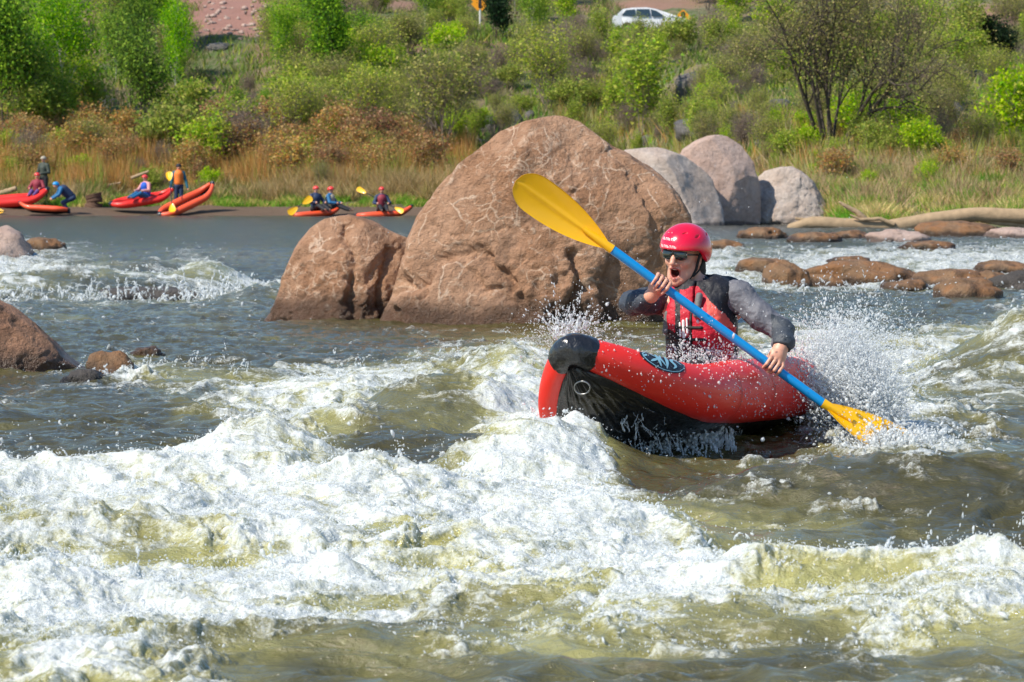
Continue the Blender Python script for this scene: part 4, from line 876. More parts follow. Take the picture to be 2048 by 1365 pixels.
# skull and face
B.ell(hd(0, -.012, .035), (.074, .094, .100), HM, .01); B.ell(hd(0, .022, -.035), (.060, .070, .078), HM, .03); B.ell(hd(0, .034, -.098), (.043, .050, .036), HM, .03)
B.ell(hd(0, .068, -.126), (.023, .020, .018), HM, .02); B.cone(hd(-.034, .078, .022), hd(.034, .078, .022), .014, .014, .015)
for sx in (-1, 1):
    B.ell(hd(.040 * sx, .062, -.028), (.022, .022, .020), HM, .02)                               # cheekbone
    B.ell(hd(.031 * sx, .090, .006), (.015, .012, .010), HM, .008, 'cut'); B.ell(hd(.031 * sx, .078, .005), (.0125, .0125, .0125), HM, .003)
    B.ell(hd(.078 * sx, -.008, -.008), (.008, .020, .033), HM, .006); B.ell(hd(.086 * sx, -.002, -.006), (.006, .010, .020), HM, .004, 'cut')
    B.ell(hd(.013 * sx, .103, -.036), (.009, .010, .008), HM, .006)
    B.cone(hd(.056 * sx, .0, -.055), hd(.030 * sx, .055, -.108), .016, .014, .03)
B.chain([hd(0, .092, .018), hd(0, .108, -.012), hd(0, .117, -.032)], [.0095, .011, .0125], .008)
B.cone(hd(-.022, .088, -.058), hd(0, .097, -.053), .0065, .008, .007); B.cone(hd(.022, .088, -.058), hd(0, .097, -.053), .0065, .008, .007)
B.cone(hd(-.018, .080, -.100), hd(0, .087, -.107), .0065, .009, .007); B.cone(hd(.018, .080, -.100), hd(0, .087, -.107), .0065, .009, .007)
B.ell(hd(0, .094, -.079), (.0215, .045, .0200), HM, .004, 'cut')
# neck, trunk, legs
nb = K3(1408, 600, .0); SL, SR = K3(1478, 594, .085), K3(1338, 600, -.075); CH = K3(1406, 632, .02); WA = K3(1402, 715, .0); PE = K3(1405, 770, -.02)
B.cone(hd(0, -.025, -.06), nb, .056, .062, .03)
B.ell((SL + SR) / 2 + [0, 0, -.04], (.20, .10, .10), None, .04); B.chain([SR, (SR + SL) / 2, SL], [.062, .085, .064], .03); B.cone(CH, WA, .135, .125, .04); B.cone(WA, PE, .125, .15, .04)
fl = np.array(tow(Fv))
for sx, o in ((-1, 0), (1, 1)):
    hip = PE + np.array(tow(Pv)) * .09 * sx; kn = hip + fl * .34 + np.array([0, 0, .02]); B.chain([hip, kn], [.085, .060], .03)
# arms
EL, WL = K3(1564, 662, .20), K3(1560, 700, PT - .035); ER, WR = K3(1264, 606, .13), K3(1303, 592, PT - .03)
armL = [SL, K3(1520, 632, .16), EL, K3(1566, 684, .30), WL]; armR = [SR, K3(1296, 603, .05), ER, K3(1279, 603, .26), WR]
rl = [.062, .052, .045, .040, .029]
B.chain(armL, rl, .02); B.chain(armR, rl, .02)
# hands closed round the shaft
axn = np.array(ax); near = np.array([0, -1.0, 0]); near -= axn * (near @ axn); near /= np.linalg.norm(near); nup = np.cross(near, axn); nup = nup if nup[2] > 0 else -nup
def on_shaft(px):
    A = np.array(pa); Bq = np.array(pb); x = at(px, 600, D0 - PT)[0]; t_ = (x - A[0]) / (Bq[0] - A[0]); return A + (Bq - A) * t_
def hand(S_, c, wrist, base_deg, thumb_sg, half=.034):
    """four fingers from the knuckle row over the top and down the camera side of the shaft; thumb closes from below"""
    circ = lambda th, r, o: c + axn * o + (near * math.cos(th) + nup * math.sin(th)) * r
    for i, (o, L, rr) in enumerate(zip((-1, -.34, .33, .98), (.94, 1.0, .97, .82), (.0082, .0087, .0084, .0073))):
        o = o * half * thumb_sg; a = base_deg; tip = a - 205 * L
        pts = [circ(R(a), .036, o * .9), circ(R(a - 55 * L), .0335, o), circ(R(a - 120 * L), .0315, o), circ(R(tip), .029, o * .96)]
        S_.chain(pts, [rr * 1.22, rr * 1.08, rr, rr * .85], .003)
        mid = [circ(R(a - 28 * L), .0365, o), ]
        S_.cone(pts[0], wrist * .55 + pts[0] * .45, rr * 1.2, .014, .008)
    kn = circ(R(base_deg), .034, 0); pm = kn * .5 + wrist * .5
    d = wrist - kn; d /= np.linalg.norm(d); n_ = np.cross(d, axn); n_ /= np.linalg.norm(n_); a2 = np.cross(n_, d)
    S_.ell(pm + d * .004, (.040, .043, .0165), np.stack([a2, d, n_], 1), .012); S_.cone(pm, wrist, .024, .027, .02)
    S_.ell(pm + a2 * -.02 * thumb_sg, (.018, .030, .018), np.stack([a2, d, n_], 1), .01)
    tb = pm - axn * .030 * thumb_sg; S_.chain([tb, circ(R(base_deg + 75), .036, -.030 * thumb_sg), circ(R(base_deg + 125), .032, -.020 * thumb_sg), circ(R(base_deg + 170), .030, -.004 * thumb_sg)], [.0135, .0115, .0105, .0085], .004)
hR, hL = on_shaft(1319), on_shaft(1546)
hand(B, hR, WR, 118, -1); hand(B, hL, WL, 100, 1)
bm_ = body.mesh('person')
def body_paint(c):
    q = tl(c); out = np.zeros(len(c), int)
    lipm = (np.abs(q[:, 0]) < .029) & (((q[:, 2] + .079) / .0305) ** 2 + (q[:, 0] / .029) ** 2 < 1.0) & (q[:, 1] > .068); out[lipm] = 1
    out[(np.abs(q[:, 0]) < .022) & (((q[:, 2] + .079) / .0205) ** 2 + (q[:, 0] / .0222) ** 2 < 1.0) & (q[:, 1] > .03) & (q[:, 1] < .0915)] = 2
    return out
paint(bm_, body_paint)
person = link('person', bm_, [M_skin, M_lip, M_mouth]); tag(person, 'shouting kayaker in red helmet, sunglasses and red vest paddling the near red kayak', 'person')
# teeth, sunglasses, straps, hair, helmet
def headsdf(h=.0022): return SDF(HC - .2, HC + .2, h)
s = headsdf(.002); s.ell(hd(0, .080, -.0615), (.0155, .012, .0045), HM, .002); link('teeth', s.mesh('teeth'), M_teeth, person)
s = headsdf(.0022)
for sx in (-1, 1):
    a = R(16) * -sx; M2 = HM @ np.array([[math.cos(a), -math.sin(a), 0], [math.sin(a), math.cos(a), 0], [0, 0, 1]])
    s.ell(hd(.034 * sx, .101, .004), (.032, .008, .0215), M2, .003); s.cone(hd(.064 * sx, .084, .012), hd(.082 * sx, .0, .006), .0045, .0035, .004)
s.cone(hd(-.012, .110, .012), hd(.012, .110, .012), .0045, .0045, .004); s.cone(hd(-.060, .094, .020), hd(0, .112, .019), .004, .004, .004); s.cone(hd(.060, .094, .020), hd(0, .112, .019), .004, .004, .004)
link('sunglasses', s.mesh('sunglasses'), M_lens, person)
s = headsdf(.0026); R1 = (.116, .138, .112); C1 = hd(0, -.014, .036)
s.ell(C1, R1, HM, .002)
s.ell(hd(0, -.025, .012), (.112, .124, .088), HM, .02)
for p_, n_ in ((hd(0, .10, .026), hd(0, -.07, -1) - HC), (hd(0, -.05, -.032), hd(0, .35, -1) - HC)): pass
def helm_cut(P):
    q = (P - HC) @ HM; lim = .030 - .058 * sstep(.05, -.04, q[..., 1]) ; return q[..., 2] - lim
s.put(lambda P: helm_cut(P), s.lo, s.lo + s.n * s.h, .004, 'cut')
s.ell(C1 + HM @ np.array([0, 0, -.004]), (.100, .123, .110), HM, .003, 'cut'); s.ell(hd(0, -.02, -.03), (.098, .115, .08), HM, .003, 'cut')
for th_, ph in ((28, 38), (-28, 38), (62, 30), (-62, 30), (105, 34), (-105, 34), (0, 62)):
    d = HM @ np.array([math.sin(R(th_)) * math.cos(R(ph)) * .112, math.cos(R(th_)) * math.cos(R(ph)) * .135, math.sin(R(ph)) * .122])
    t_ = np.cross(up_, d); t_ /= np.linalg.norm(t_); n_ = d / np.linalg.norm(d); b_ = np.cross(n_, t_); ca, sa = math.cos(.5), math.sin(.5)
    s.ell(C1 + d, (.017, .006, .009), np.stack([t_ * ca + b_ * sa, b_ * ca - t_ * sa, n_], 1), .002, 'cut')
helmet = link('helmet', s.mesh('helmet'), M_helm, person)
s = headsdf(.003); s.ell(C1, (.1045, .127, .100), HM, .002); s.put(lambda P: helm_cut(P) - .004, s.lo, s.lo + s.n * s.h, .004, 'cut'); s.ell(C1, (.096, .117, .092), HM, .003, 'cut'); s.ell(hd(0, -.02, -.03), (.096, .113, .08), HM, .003, 'cut')
link('helmet_liner', s.mesh('helmet_liner'), M_hole, helmet)
def on_helm(th_, ph, off=1.006): return C1 + HM @ np.array([math.sin(th_) * math.cos(ph) * R1[0], math.cos(th_) * math.cos(ph) * R1[1], math.sin(ph) * R1[2]]) * off
for row, (ph, n) in enumerate(((.33, 7), (.02, 8))):
    vs, fs = [], []
    for i in range(n):
        a0 = R(-40) + i * R(6.4)
        for (u0, u1, v0, v1) in [((0, .22, 0, 1), (0, .75, .8, 1), (.55, .75, .0, .8)), ((0, .75, 0, .2), (0, .2, 0, 1), (0, .75, .45, .62)), ((.25, .48, 0, 1), (0, .75, .8, 1)), ][i % 3]:
            o_ = len(vs); 
            for uu, vv in ((u0, v0), (u1, v0), (u1, v1), (u0, v1)): vs.append(on_helm(a0 + uu * R(6.4), ph + vv * R(6)))
            fs.append([o_, o_ + 1, o_ + 2, o_ + 3])
    me = bpy.data.meshes.new('helmet_lettering'); me.from_pydata([tuple(v) for v in vs], [], fs); link('helmet_lettering', me, M_white, helmet)
s = headsdf(.003); s.chain([hd(.088, .012, .01), hd(.074, .014, -.06), hd(.040, .045, -.128), hd(0, .058, -.140), hd(-.040, .045, -.128), hd(-.074, .014, -.06), hd(-.088, .012, .01)], [.0065] * 7, .004)
s.chain([hd(.088, -.045, .0), hd(.078, -.02, -.06), hd(.066, .02, -.09)], [.006] * 3, .004); link('chin_strap', s.mesh('chin_strap'), M_strap, person)
s = headsdf(.004); s.ell(hd(0, -.065, -.035), (.078, .05, .075), HM, .02); s.ell(hd(.05, -.055, -.085), (.035, .04, .055), HM, .02); s.ell(hd(0, -.07, -.10), (.06, .04, .06), HM, .03)
link('hair', s.mesh('hair', lambda p: p + (fbm3(p, 60, 3, 5) * .006)[:, None]), M_hair, person)
# ---- clothing
def region(lo_, hi_, h): return SDF(np.minimum(lo_, hi_), np.maximum(lo_, hi_), h)
ext = (K3(1236, 900, .62), K3(1600, 530, -.30))
def wrinkle(amp, sc, seed): return lambda p: p + np.stack([fbm3(p, sc, 4, seed), fbm3(p, sc, 4, seed + 9), fbm3(p, sc, 4, seed + 17)], 1) * amp
s = region(*ext, .0052)
off = .008
s.chain(armL, [r + off for r in rl], .02); s.chain(armR, [r + off for r in rl], .02); s.chain([SR, (SR + SL) / 2, SL], [.07, .09, .072], .03); s.cone(CH, WA, .142, .132, .04); s.cone(WA, PE, .135, .158, .04)
s.cone(hd(0, -.022, -.115), nb, .064, .075, .02)
for W_, E_ in ((WL, armL[3]), (WR, armR[3])):
    d = W_ - E_; d /= np.linalg.norm(d); s.put(lambda P: -np.minimum((P - (W_ - d * .012)) @ d, .05 - np.linalg.norm(P - W_, axis=-1)), W_ - .07, W_ + .07, .003, 'cut')
for a_, e_ in ((armL, EL), (armR, ER)):
    s.ell(e_, (.055, .055, .055), None, .02)
sm = s.mesh('wetsuit_top', lambda p: wrinkle(.005, 42, 8)(wrinkle(.011, 15, 3)(p)))
def sleeve_paint(c):
    o_ = np.zeros(len(c), int); dl = np.linalg.norm(c - EL, axis=1)
    o_[(c[:, 0] < CH[0])] = 2; low = (c[:, 0] > SL[0]) & (((c - EL) @ ((WL - EL) / np.linalg.norm(WL - EL))) > -.02) & (c[:, 0] > K3(1535, 600, 0)[0]); o_[low] = 1
    o_[(np.linalg.norm(c[:, [0, 2]] - np.array(hd(0, -.02, -.12))[[0, 2]], axis=1) < .115)] = 3
    return o_
paint(sm, sleeve_paint); link('wetsuit_top', sm, [M_sg, M_sd, M_sn, M_vb], person)
s = region(K3(1150, 950, .9), K3(1500, 700, -.35), .009)
for sx in (-1, 1):
    hip = PE + np.array(tow(Pv)) * .09 * sx; kn = hip + fl * .34 + np.array([0, 0, .02]); s.chain([hip, kn, kn + fl * .05], [.098, .075, .06], .03)
s.cone(WA - [0, 0, .03], PE, .142, .165, .04); link('wetsuit_trousers', s.mesh('wetsuit_trousers', wrinkle(.006, 15, 7)), M_leg, person)
s = SDF(EL - .09, EL + .09, .003)
d = (EL - armL[1]); d /= np.linalg.norm(d); d2 = (armL[3] - EL) / np.linalg.norm(armL[3] - EL); nn = (d + d2 * .4); nn /= np.linalg.norm(nn); c0 = EL - d * .02
for kq in (0, 1):
    cc = c0 + nn * (kq * .022 - .02); s.put(lambda P, cc=cc: np.maximum(np.linalg.norm((P - cc) - ((P - cc) @ nn)[..., None] * nn, axis=-1) - .0585, np.abs((P - cc) @ nn) - .005), EL - .09, EL + .09, .004)
# life vest
s = region(*ext, .0052); tf = np.array([math.sin(R(-22)), -math.cos(R(-22)), 0]); tlft = np.array([math.cos(R(-22)), math.sin(R(-22)), 0]); TM = np.stack([tlft, tf, [0, 0, 1]], 1)
TC = K3(1405, 640, .03)
vt = lambda x, y, z: TC + TM @ np.array([x, y, z], float); vl = lambda P: (P - TC) @ TM
s.ell(vt(0, .02, -.02), (.175, .150, .150), TM, .03); s.ell(vt(0, .015, -.14), (.160, .145, .12), TM, .05); s.cone(vt(0, 0, -.22), vt(0, 0, -.10), .15, .15, .04)
s.ell(vt(-.07, .115, .0), (.075, .055, .105), TM, .03); s.ell(vt(.07, .115, .0), (.075, .055, .105), TM, .03)
for sx in (-1, 1): s.chain([vt(.085 * sx, .115, .07), vt(.105 * sx, .045, .125), vt(.105 * sx, -.03, .125), vt(.09 * sx, -.11, .05)], [.034, .030, .034, .04], .02)
s.ell(vt(.03, -.13, .10), (.13, .05, .07), TM, .04); s.ell(K3(1448, 578, -.06), (.095, .055, .062), None, .03)
s.ell(vt(0, .0, .115), (.172, .125, .108), TM, .03); s.ell(vt(.0, .03, .245), (.072, .085, .070), TM, .02, 'cut')
for sx, A_ in ((1, armL), (-1, armR)):
    s.cone(A_[0] + TM @ np.array([.0 * sx, 0, .01]), A_[1] + (A_[1] - A_[0]) * .4, .066, .075, .012, 'cut')
s.put(lambda P: np.abs(vl(P)[..., 0] + .0) - .004 + np.clip(.08 - vl(P)[..., 1], 0, 1) * 9, TC - .25, TC + .25, .006, 'cut')
vm = s.mesh('life_vest', lambda p: wrinkle(.004, 45, 4)(wrinkle(.009, 13, 11)(p)))
def vest_paint(c):
    q = vl(c); o_ = np.full(len(c), 2)
    n_ = fbm3(c, 9, 2, 3) * .02
    front = (q[:, 1] > .03); X, Z = c[:, 0] - TC[0] + n_, c[:, 2] - TC[2] + n_
    redz = front & (Z < .125 - np.maximum(X, -.03) * 1.0) & (Z > -.055 - (X + .15) * .52) & (np.abs(q[:, 0]) > .004)
    o_[redz] = 0; o_[redz & (X > .01) & (Z > -.015 - X * .1)] = 1
    o_[front & (Z < -.11) & (Z > -.2) & (X < -.02)] = 3; o_[np.abs(c[:, 0] - K3(1352, 600, 0)[0]) < .012] = 2; return o_
paint(vm, vest_paint); vest = link('life_vest', vm, [M_vr, M_vc, M_vb, M_vm], person)
s = SDF(TC - .3, TC + .3, .004); s.chain([vt(.035, .150, .115), vt(.03, .180, .03)], [.017, .015], .01); link('radio_pocket', s.mesh('radio_pocket'), M_vg, vest)
s = SDF(TC - .3, TC + .3, .004); s.cone(vt(-.120, .14, .03), vt(-.130, .145, -.05), .018, .016, .01); link('side_pocket', s.mesh('side_pocket'), M_vg, vest)
s = SDF(TC - .3, TC + .3, .003); s.chain([vt(0.0, .150, .06), vt(.0, .172, 0), vt(0, .165, -.10)], [.006, .006, .006], .004)
for z_ in (-.03, -.085): s.chain([vt(-.13, .12, z_), vt(-.05, .172, z_), vt(.05, .172, z_), vt(.13, .12, z_)], [.007] * 4, .004)
link('buckle_strap', s.mesh('buckle_strap'), M_strap, vest)
s = SDF(TC - .3, TC + .3, .0028)
for (x_, z0_, z1_, w_) in ((-.035, .0, -.075, .007), (-.018, .01, -.055, .005), (-.052, -.01, -.07, .005)): s.cone(vt(x_, .172, z0_), vt(x_ + .004, .174, z1_), w_, w_, .003)
link('reflective_strip', s.mesh('reflective_strip'), M_white, vest)
# ================================================================== PEOPLE AND KAYAKS ON THE FAR SHORE
plain = lambda n, c, r=.7: simple(n, c, r, vary=.1)
C_ = dict(skin=M_skin, navy=plain('navy_jacket', (.02, .04, .10)), teal=plain('teal_dry_top', (.01, .13, .19)), black=plain('black_clothes', (.015, .015, .02)), dgreen=plain('dark_green_jacket', (.05, .065, .05)),
          blue=plain('blue_vest', (.01, .10, .55)), orange=plain('orange_vest', (.95, .22, .03)), pink=plain('pale_pink_sleeve', (.70, .32, .30)), red=plain('red_helmet', (.85, .06, .05), .3), bluehelm=plain('bright_blue_helmet', (.01, .30, .70), .3),
          mid=plain('mid_blue_jacket', (.015, .14, .32)), grey=plain('grey_trousers', (.18, .19, .22)), maroon=plain('maroon_vest', (.28, .03, .05)), purple=plain('purple_shorts', (.14, .07, .24)), tan=plain('tan_hat', (.42, .38, .30)), yellow=M_yellow)
def far_person(loc, rz, pose, label, top, legs, vest=None, helm=None, group=None):
    """small figure, 1.75 m tall standing; pose gives the joints in metres (x person's left, y forward, z up)"""
    J = dict(pel=(0, 0, .95), ch=(0, 0, 1.32), neck=(0, .0, 1.50), head=(0, .02, 1.64), kl=(.10, .03, .50), kr=(-.10, .03, .50), fl=(.12, 0, .06), fr=(-.12, 0, .06), el=(.27, .02, 1.15), er=(-.27, .02, 1.15), wl=(.27, .15, .92), wr=(-.27, .15, .92)); J.update(pose)
    J = {k: np.array(v, float) for k, v in J.items()}; A = np.array(list(J.values())); lo, hi = A.min(0) - .25, A.max(0) + .25
    r = empty('person', loc, rz); tag(r, label, 'person', group); HP = dict(l=J['pel'] + [.09, 0, -.03], r=J['pel'] + [-.09, 0, -.03]); up = J['neck'] - J['pel']; up = up / np.linalg.norm(up); SH = {k: J['neck'] - up * .07 + np.array([s_ * .18, 0, 0]) for k, s_ in (('l', 1), ('r', -1))}
    def fig(s, o, parts):
        if 'h' in parts: s.cone(J['neck'], J['head'], .055 + o, .05 + o, .02); s.ell(J['head'] + [0, 0, .02], (.078 + o, .095 + o, .115 + o), None, .02); s.ell(J['head'] + [0, .1, 0], (.015, .02, .02), None, .01)
        if 't' in parts: s.cone(J['pel'], J['ch'], .125 + o, .145 + o, .04); s.chain([SH['r'], J['neck'] - up * .04, SH['l']], [.06 + o, .09 + o, .06 + o], .03)
        if 'v' in parts: s.cone(J['pel'] + up * .12, J['ch'] + up * .05, .15 + o, .17 + o, .04)
        for k in 'lr':
            if 'a' in parts: s.chain([SH[k], J['e' + k], J['w' + k]], [.058 + o, .045 + o, .032 + o], .02)
            if 'f' in parts: s.ell(J['w' + k] + (J['w' + k] - J['e' + k]) * .25, (.035, .045, .05), None, .02)
            if 'l' in parts: s.chain([HP[k], J['k' + k], J['f' + k]], [.09 + o, .06 + o, .045 + o], .02); 
            if 'o' in parts: s.cone(J['f' + k], J['f' + k] + [0, .13, -.02], .045, .035, .02)
    s = SDF(lo, hi, .02); fig(s, 0, 'htaflo'); link('body', s.mesh('body'), C_['skin'], r)
    s = SDF(lo, hi, .02); fig(s, .018, 'ta'); link('jacket', s.mesh('jacket'), C_[top], r)
    s = SDF(lo, hi, .02); fig(s, .018, 'lo'); s.cone(J['pel'], J['pel'] + up * .08, .145, .14, .03); link('trousers', s.mesh('trousers'), C_[legs], r)
    if vest: s = SDF(lo, hi, .02); fig(s, .025, 'v'); link('vest', s.mesh('vest'), C_[vest], r)
    if helm:
        s = SDF(J['head'] - .2, J['head'] + .22, .012); s.ell(J['head'] + [0, -.005, .045], (.115, .135, .115), None, .01); s.plane_cut(J['head'] + [0, 0, .025], (0, .2, -1)); link('helmet' if helm != 'tan' else 'hat', s.mesh('helmet'), C_[helm], r)
    return r
def shore(px, py): 
    p = hit(px, py) if py < 431 else ground(px, py); return p
SIT = dict(pel=(0, 0, .18), ch=(0, .04, .52), neck=(0, .05, .72), head=(0, .08, .87), kl=(.12, .42, .30), kr=(-.12, .42, .30), fl=(.10, .80, .15), fr=(-.10, .80, .15), el=(.30, .16, .42), er=(-.30, .16, .42), wl=(.22, .38, .40), wr=(-.22, .38, .40))
def lie(px, py, Y, yaw, pitch, roll, red, label, sc=1.0, **k):
    """a kayak of the far group; yaw turns it flat, pitch lifts the bow"""
    loc = at(px, py, Y); M = Matrix.Translation(loc) @ Matrix.Rotation(yaw, 4, 'Z') @ Matrix.Rotation(-pitch, 4, 'Y') @ Matrix.Rotation(roll, 4, 'X') @ Matrix.Scale(sc, 4); o = kayak(M, red, label, 'red kayaks of the group on the far shore'); return o
def far_paddle(p0, p1, label, W=.11):
    p0, p1 = Vector(p0), Vector(p1); d = (p1 - p0); n = d.normalized(); r = empty('kayak_paddle', p0); tag(r, label, 'paddle')
    v_, f_ = tubes([(tuple(n * .4), tuple(d - n * .4), .02, .02)], 8); link('shaft', np_mesh('shaft', v_, f_), C_['black'], r)
    for A, D in ((n * .42, -n), (d - n * .42, n)):
        b = link('blade', blade_mesh('blade', .46, W), M_yellow, r); b.matrix_basis = Matrix.Translation(A) @ frame_x(D, Vector((0, -1, .1)))
    return r
S1 = 1.12
lie(20, 402, 129.5, R(4), R(5), R(12), M_red, 'red kayak with orange seat at far left, cut by the photo edge', 1.2)
lie(88, 419, 127.2, R(172), R(3), R(10), M_orange, 'faded orange red kayak at the crouching paddler, its end on the water', .78)
lie(285, 400, 129.5, R(10), R(9), R(15), M_red, 'red kayak with one seated paddler in a blue vest on the bank', 1.0)
lie(374, 405, 128.4, R(28), R(24), R(20), M_orange, 'empty red kayak tipped up steeply in front of the standing paddler', 1.0)
lie(632, 428, 125.5, R(20), R(5), R(0), M_orange, 'red kayak carrying two paddlers in red helmets', .78)
lie(768, 429, 125.0, R(6), R(4), R(0), M_orange, 'red kayak with a lone paddler just left of the huge boulder', .85)
p = at(10, 423, 127.2); kb = empty('kayak_paddle', p); tag(kb, 'yellow paddle blade lying at the water line on the far left edge', 'paddle'); b = link('blade', blade_mesh('blade', .6, .14), M_yellow, kb); b.rotation_euler = (R(-60), 0, R(170)); v_, f_ = tubes([((0, 0, 0), (-1.2, .1, .05), .02, .02)], 8); link('shaft', np_mesh('shaft', v_, f_), C_['black'], kb)
far_person(shore(88, 404), R(150), dict(wl=(.15, .32, 1.1), wr=(-.12, .32, 1.1)), 'person in dark green jacket and pale cap standing behind the leftmost red kayak', 'dgreen', 'black', None, 'tan')
q = at(76, 392, 130.2); far_person((q.x, q.y, q.z - .12), R(170), SIT, 'seated person in maroon vest and pale red helmet beside the dark clad standing one', 'maroon', 'purple', 'maroon', 'red')
CR = dict(pel=(0, -.25, .62), ch=(0, .05, .88), neck=(0, .25, .98), head=(0, .38, 1.06), kl=(.14, .10, .42), kr=(-.14, .12, .42), el=(.30, .30, .72), er=(-.28, .30, .72), wl=(.25, .50, .60), wr=(-.2, .52, .58), fl=(.14, -.12, .05), fr=(-.14, -.10, .05))
q = shore(134, 428); far_person((q.x, q.y - .3, q.z), R(105), CR, 'person crouching over in blue jacket and bright blue helmet at the water edge', 'mid', 'navy', 'navy', 'bluehelm')
q = at(293, 400, 129.4); far_person((q.x, q.y, q.z - .05), R(140), SIT, 'seated paddler with pale red helmet, pink sleeves and blue vest on the bank', 'pink', 'mid', 'blue', 'red')
q = shore(354, 420); far_person((q.x, q.y + .7, q.z), R(188), dict(wr=(-.34, .12, .86), wl=(.33, .1, .85)), 'standing paddler in teal jacket, orange vest and black cap holding a yellow paddle', 'teal', 'navy', 'orange', 'black')
far_paddle(at(338, 346, 128.6), at(345, 424, 127.4), 'upright paddle with yellow blades held by the standing paddler', .13)
q = at(630, 424, 125.6); far_person((q.x, q.y, q.z - .05), R(215), SIT, 'rear paddler in navy with red helmet in the two seat red kayak', 'navy', 'black', 'navy', 'red')
q = at(658, 425, 125.9); far_person((q.x, q.y, q.z - .05), R(250), SIT, 'front paddler with grey blue sleeves and red helmet in the two seat red kayak', 'mid', 'black', 'tan', 'red')
q = at(763, 426, 125.0); far_person((q.x, q.y, q.z - .05), R(190), SIT, 'lone paddler in red helmet and maroon vest just left of the huge boulder', 'navy', 'black', 'maroon', 'red')
far_paddle(at(622, 396, 125.2), at(578, 427, 125.0), 'yellow bladed paddle at the left end of the two seat kayak', .13)
far_paddle(at(716, 378, 125.4), at(806, 424, 124.4), 'paddle with dark olive raised blade held by the lone paddler left of the boulder', .1)
# ================================================================== CAR AND SIGNS ON THE ROAD
M_car = glossy('white_car_paint', (.80, .80, .80), .22, .8, 0, 5, vary=.02); M_glass = glossy('dark_window_glass', (.03, .05, .06), .08, .8, 0, 5); M_tyre = simple('black_tyre', (.02, .02, .02), .8); M_lampg = simple('clear_lamp', (.6, .6, .6), .2)
cp_ = hit(1303, 62); cz = float(terrain_z(cp_.x, 188.0)); cs_ = 188.0 / cp_.y
cx_ = at(1303, 60, 188.0).x; car = empty('parked_car', (cx_, 188.0, cz), 0); tag(car, 'white hatchback on the road, half hidden by shrubs at the top of the slope', 'car')
prof = [(-2.22, .38), (-2.25, .75), (-2.15, 1.02), (-1.95, 1.12), (-1.62, 1.42), (-1.1, 1.50), (-.3, 1.52), (.25, 1.42), (.62, 1.2), (.95, 1.02), (1.7, .93), (2.12, .80), (2.22, .6), (2.2, .35)]
bmm = bmesh.new(); ringv = []
xs_, zs_ = np.array([a for a, _ in prof]), np.array([b for _, b in prof])
low_ = [(2.2, .3), (1.75, .3), (1.68, .55), (1.4, .68), (1.1, .55), (1.02, .28), (-1.02, .28), (-1.1, .55), (-1.4, .68), (-1.7, .55), (-1.76, .3), (-2.22, .32)]
loop = prof + low_
for y_, k_ in ((-.86, .0), (-.80, .0), (.80, 0), (.86, 0)):
    vv = []
    for (a, b) in loop:
        tuck = .20 * max(0, (b - .95)) ; yy_ = y_ * (1 - tuck / .86 * (1 if abs(y_) > .7 else 0)) * (1 if abs(y_) > .81 else 1.0); sc_ = 1 if abs(y_) > .81 else 1.012
        if abs(y_) > .81: vv.append(bmm.verts.new((a * .99, y_ - math.copysign(tuck * 1.6, y_), .9 + (b - .9) * .97)))
        else: vv.append(bmm.verts.new((a, y_ - math.copysign(tuck * 1.6, y_), b)))
    ringv.append(vv)
n_ = len(loop)
for A, Bq in zip(ringv, ringv[1:]):
    for i in range(n_): bmm.faces.new((A[i], A[(i + 1) % n_], Bq[(i + 1) % n_], Bq[i]))
bmm.faces.new(ringv[0][::-1]); bmm.faces.new(ringv[-1]); bmesh.ops.triangulate(bmm, faces=[f for f in bmm.faces if len(f.verts) > 4]); bmesh.ops.recalc_face_normals(bmm, faces=bmm.faces)
me = bpy.data.meshes.new('body'); bmm.to_mesh(me); bmm.free(); link('body', me, M_car, car, smooth=False)
def pane(name, pts, mat, par, th_=.02):
    m_ = bpy.data.meshes.new(name); n = len(pts); a = [tuple(p) for p in pts]; nrm = (Vector(pts[1]) - Vector(pts[0])).cross(Vector(pts[2]) - Vector(pts[0])).normalized() * th_; b_ = [tuple(Vector(p) - nrm) for p in pts]
    m_.from_pydata(a + b_, [], [list(range(n)), list(range(2 * n - 1, n - 1, -1))] + [[i, i + n, (i + 1) % n + n, (i + 1) % n] for i in range(n)]); return link(name, m_, mat, par, smooth=False)
for sgy in (-1, 1):
    f_y = lambda z_: sgy * (.868 - .32 * max(0, z_ - .95))
    for q in ([(-1.72, 1.06), (-.95, 1.02), (-.95, 1.40), (-1.45, 1.36)], [(-.88, 1.02), (-.1, 1.0), (-.15, 1.42), (-.88, 1.41)], [(-.03, 1.0), (.72, .99), (.25, 1.32), (-.08, 1.41)]):
        pane('side_window', [(a, f_y(b), b) for a, b in q], M_glass, car)
pane('windscreen', [(.33, -.62, 1.40), (.33, .62, 1.40), (.93, .74, 1.06), (.93, -.74, 1.06)], M_glass, car); pane('rear_window', [(-2.0, -.66, 1.14), (-2.0, .66, 1.14), (-1.66, .58, 1.42), (-1.66, -.58, 1.42)], M_glass, car)
wv, wf = tubes([((0, -.1, 0), (0, .1, 0), .31, .31)], 24)
for x_ in (-1.40, 1.40):
    for sgy in (-1, 1):
        bmm = bmesh.new(); bmesh.ops.create_cone(bmm, cap_ends=True, segments=24, radius1=.31, radius2=.31, depth=.2); me = bpy.data.meshes.new('wheel'); bmm.to_mesh(me); bmm.free(); o = link('wheel', me, M_tyre, car, smooth=False); o.location = (x_, sgy * .76, .31); o.rotation_euler = (R(90), 0, 0)
        bmm = bmesh.new(); bmesh.ops.create_cone(bmm, cap_ends=True, segments=16, radius1=.19, radius2=.16, depth=.22); me = bpy.data.meshes.new('rim'); bmm.to_mesh(me); bmm.free(); link('rim', me, M_lampg, o, smooth=False)
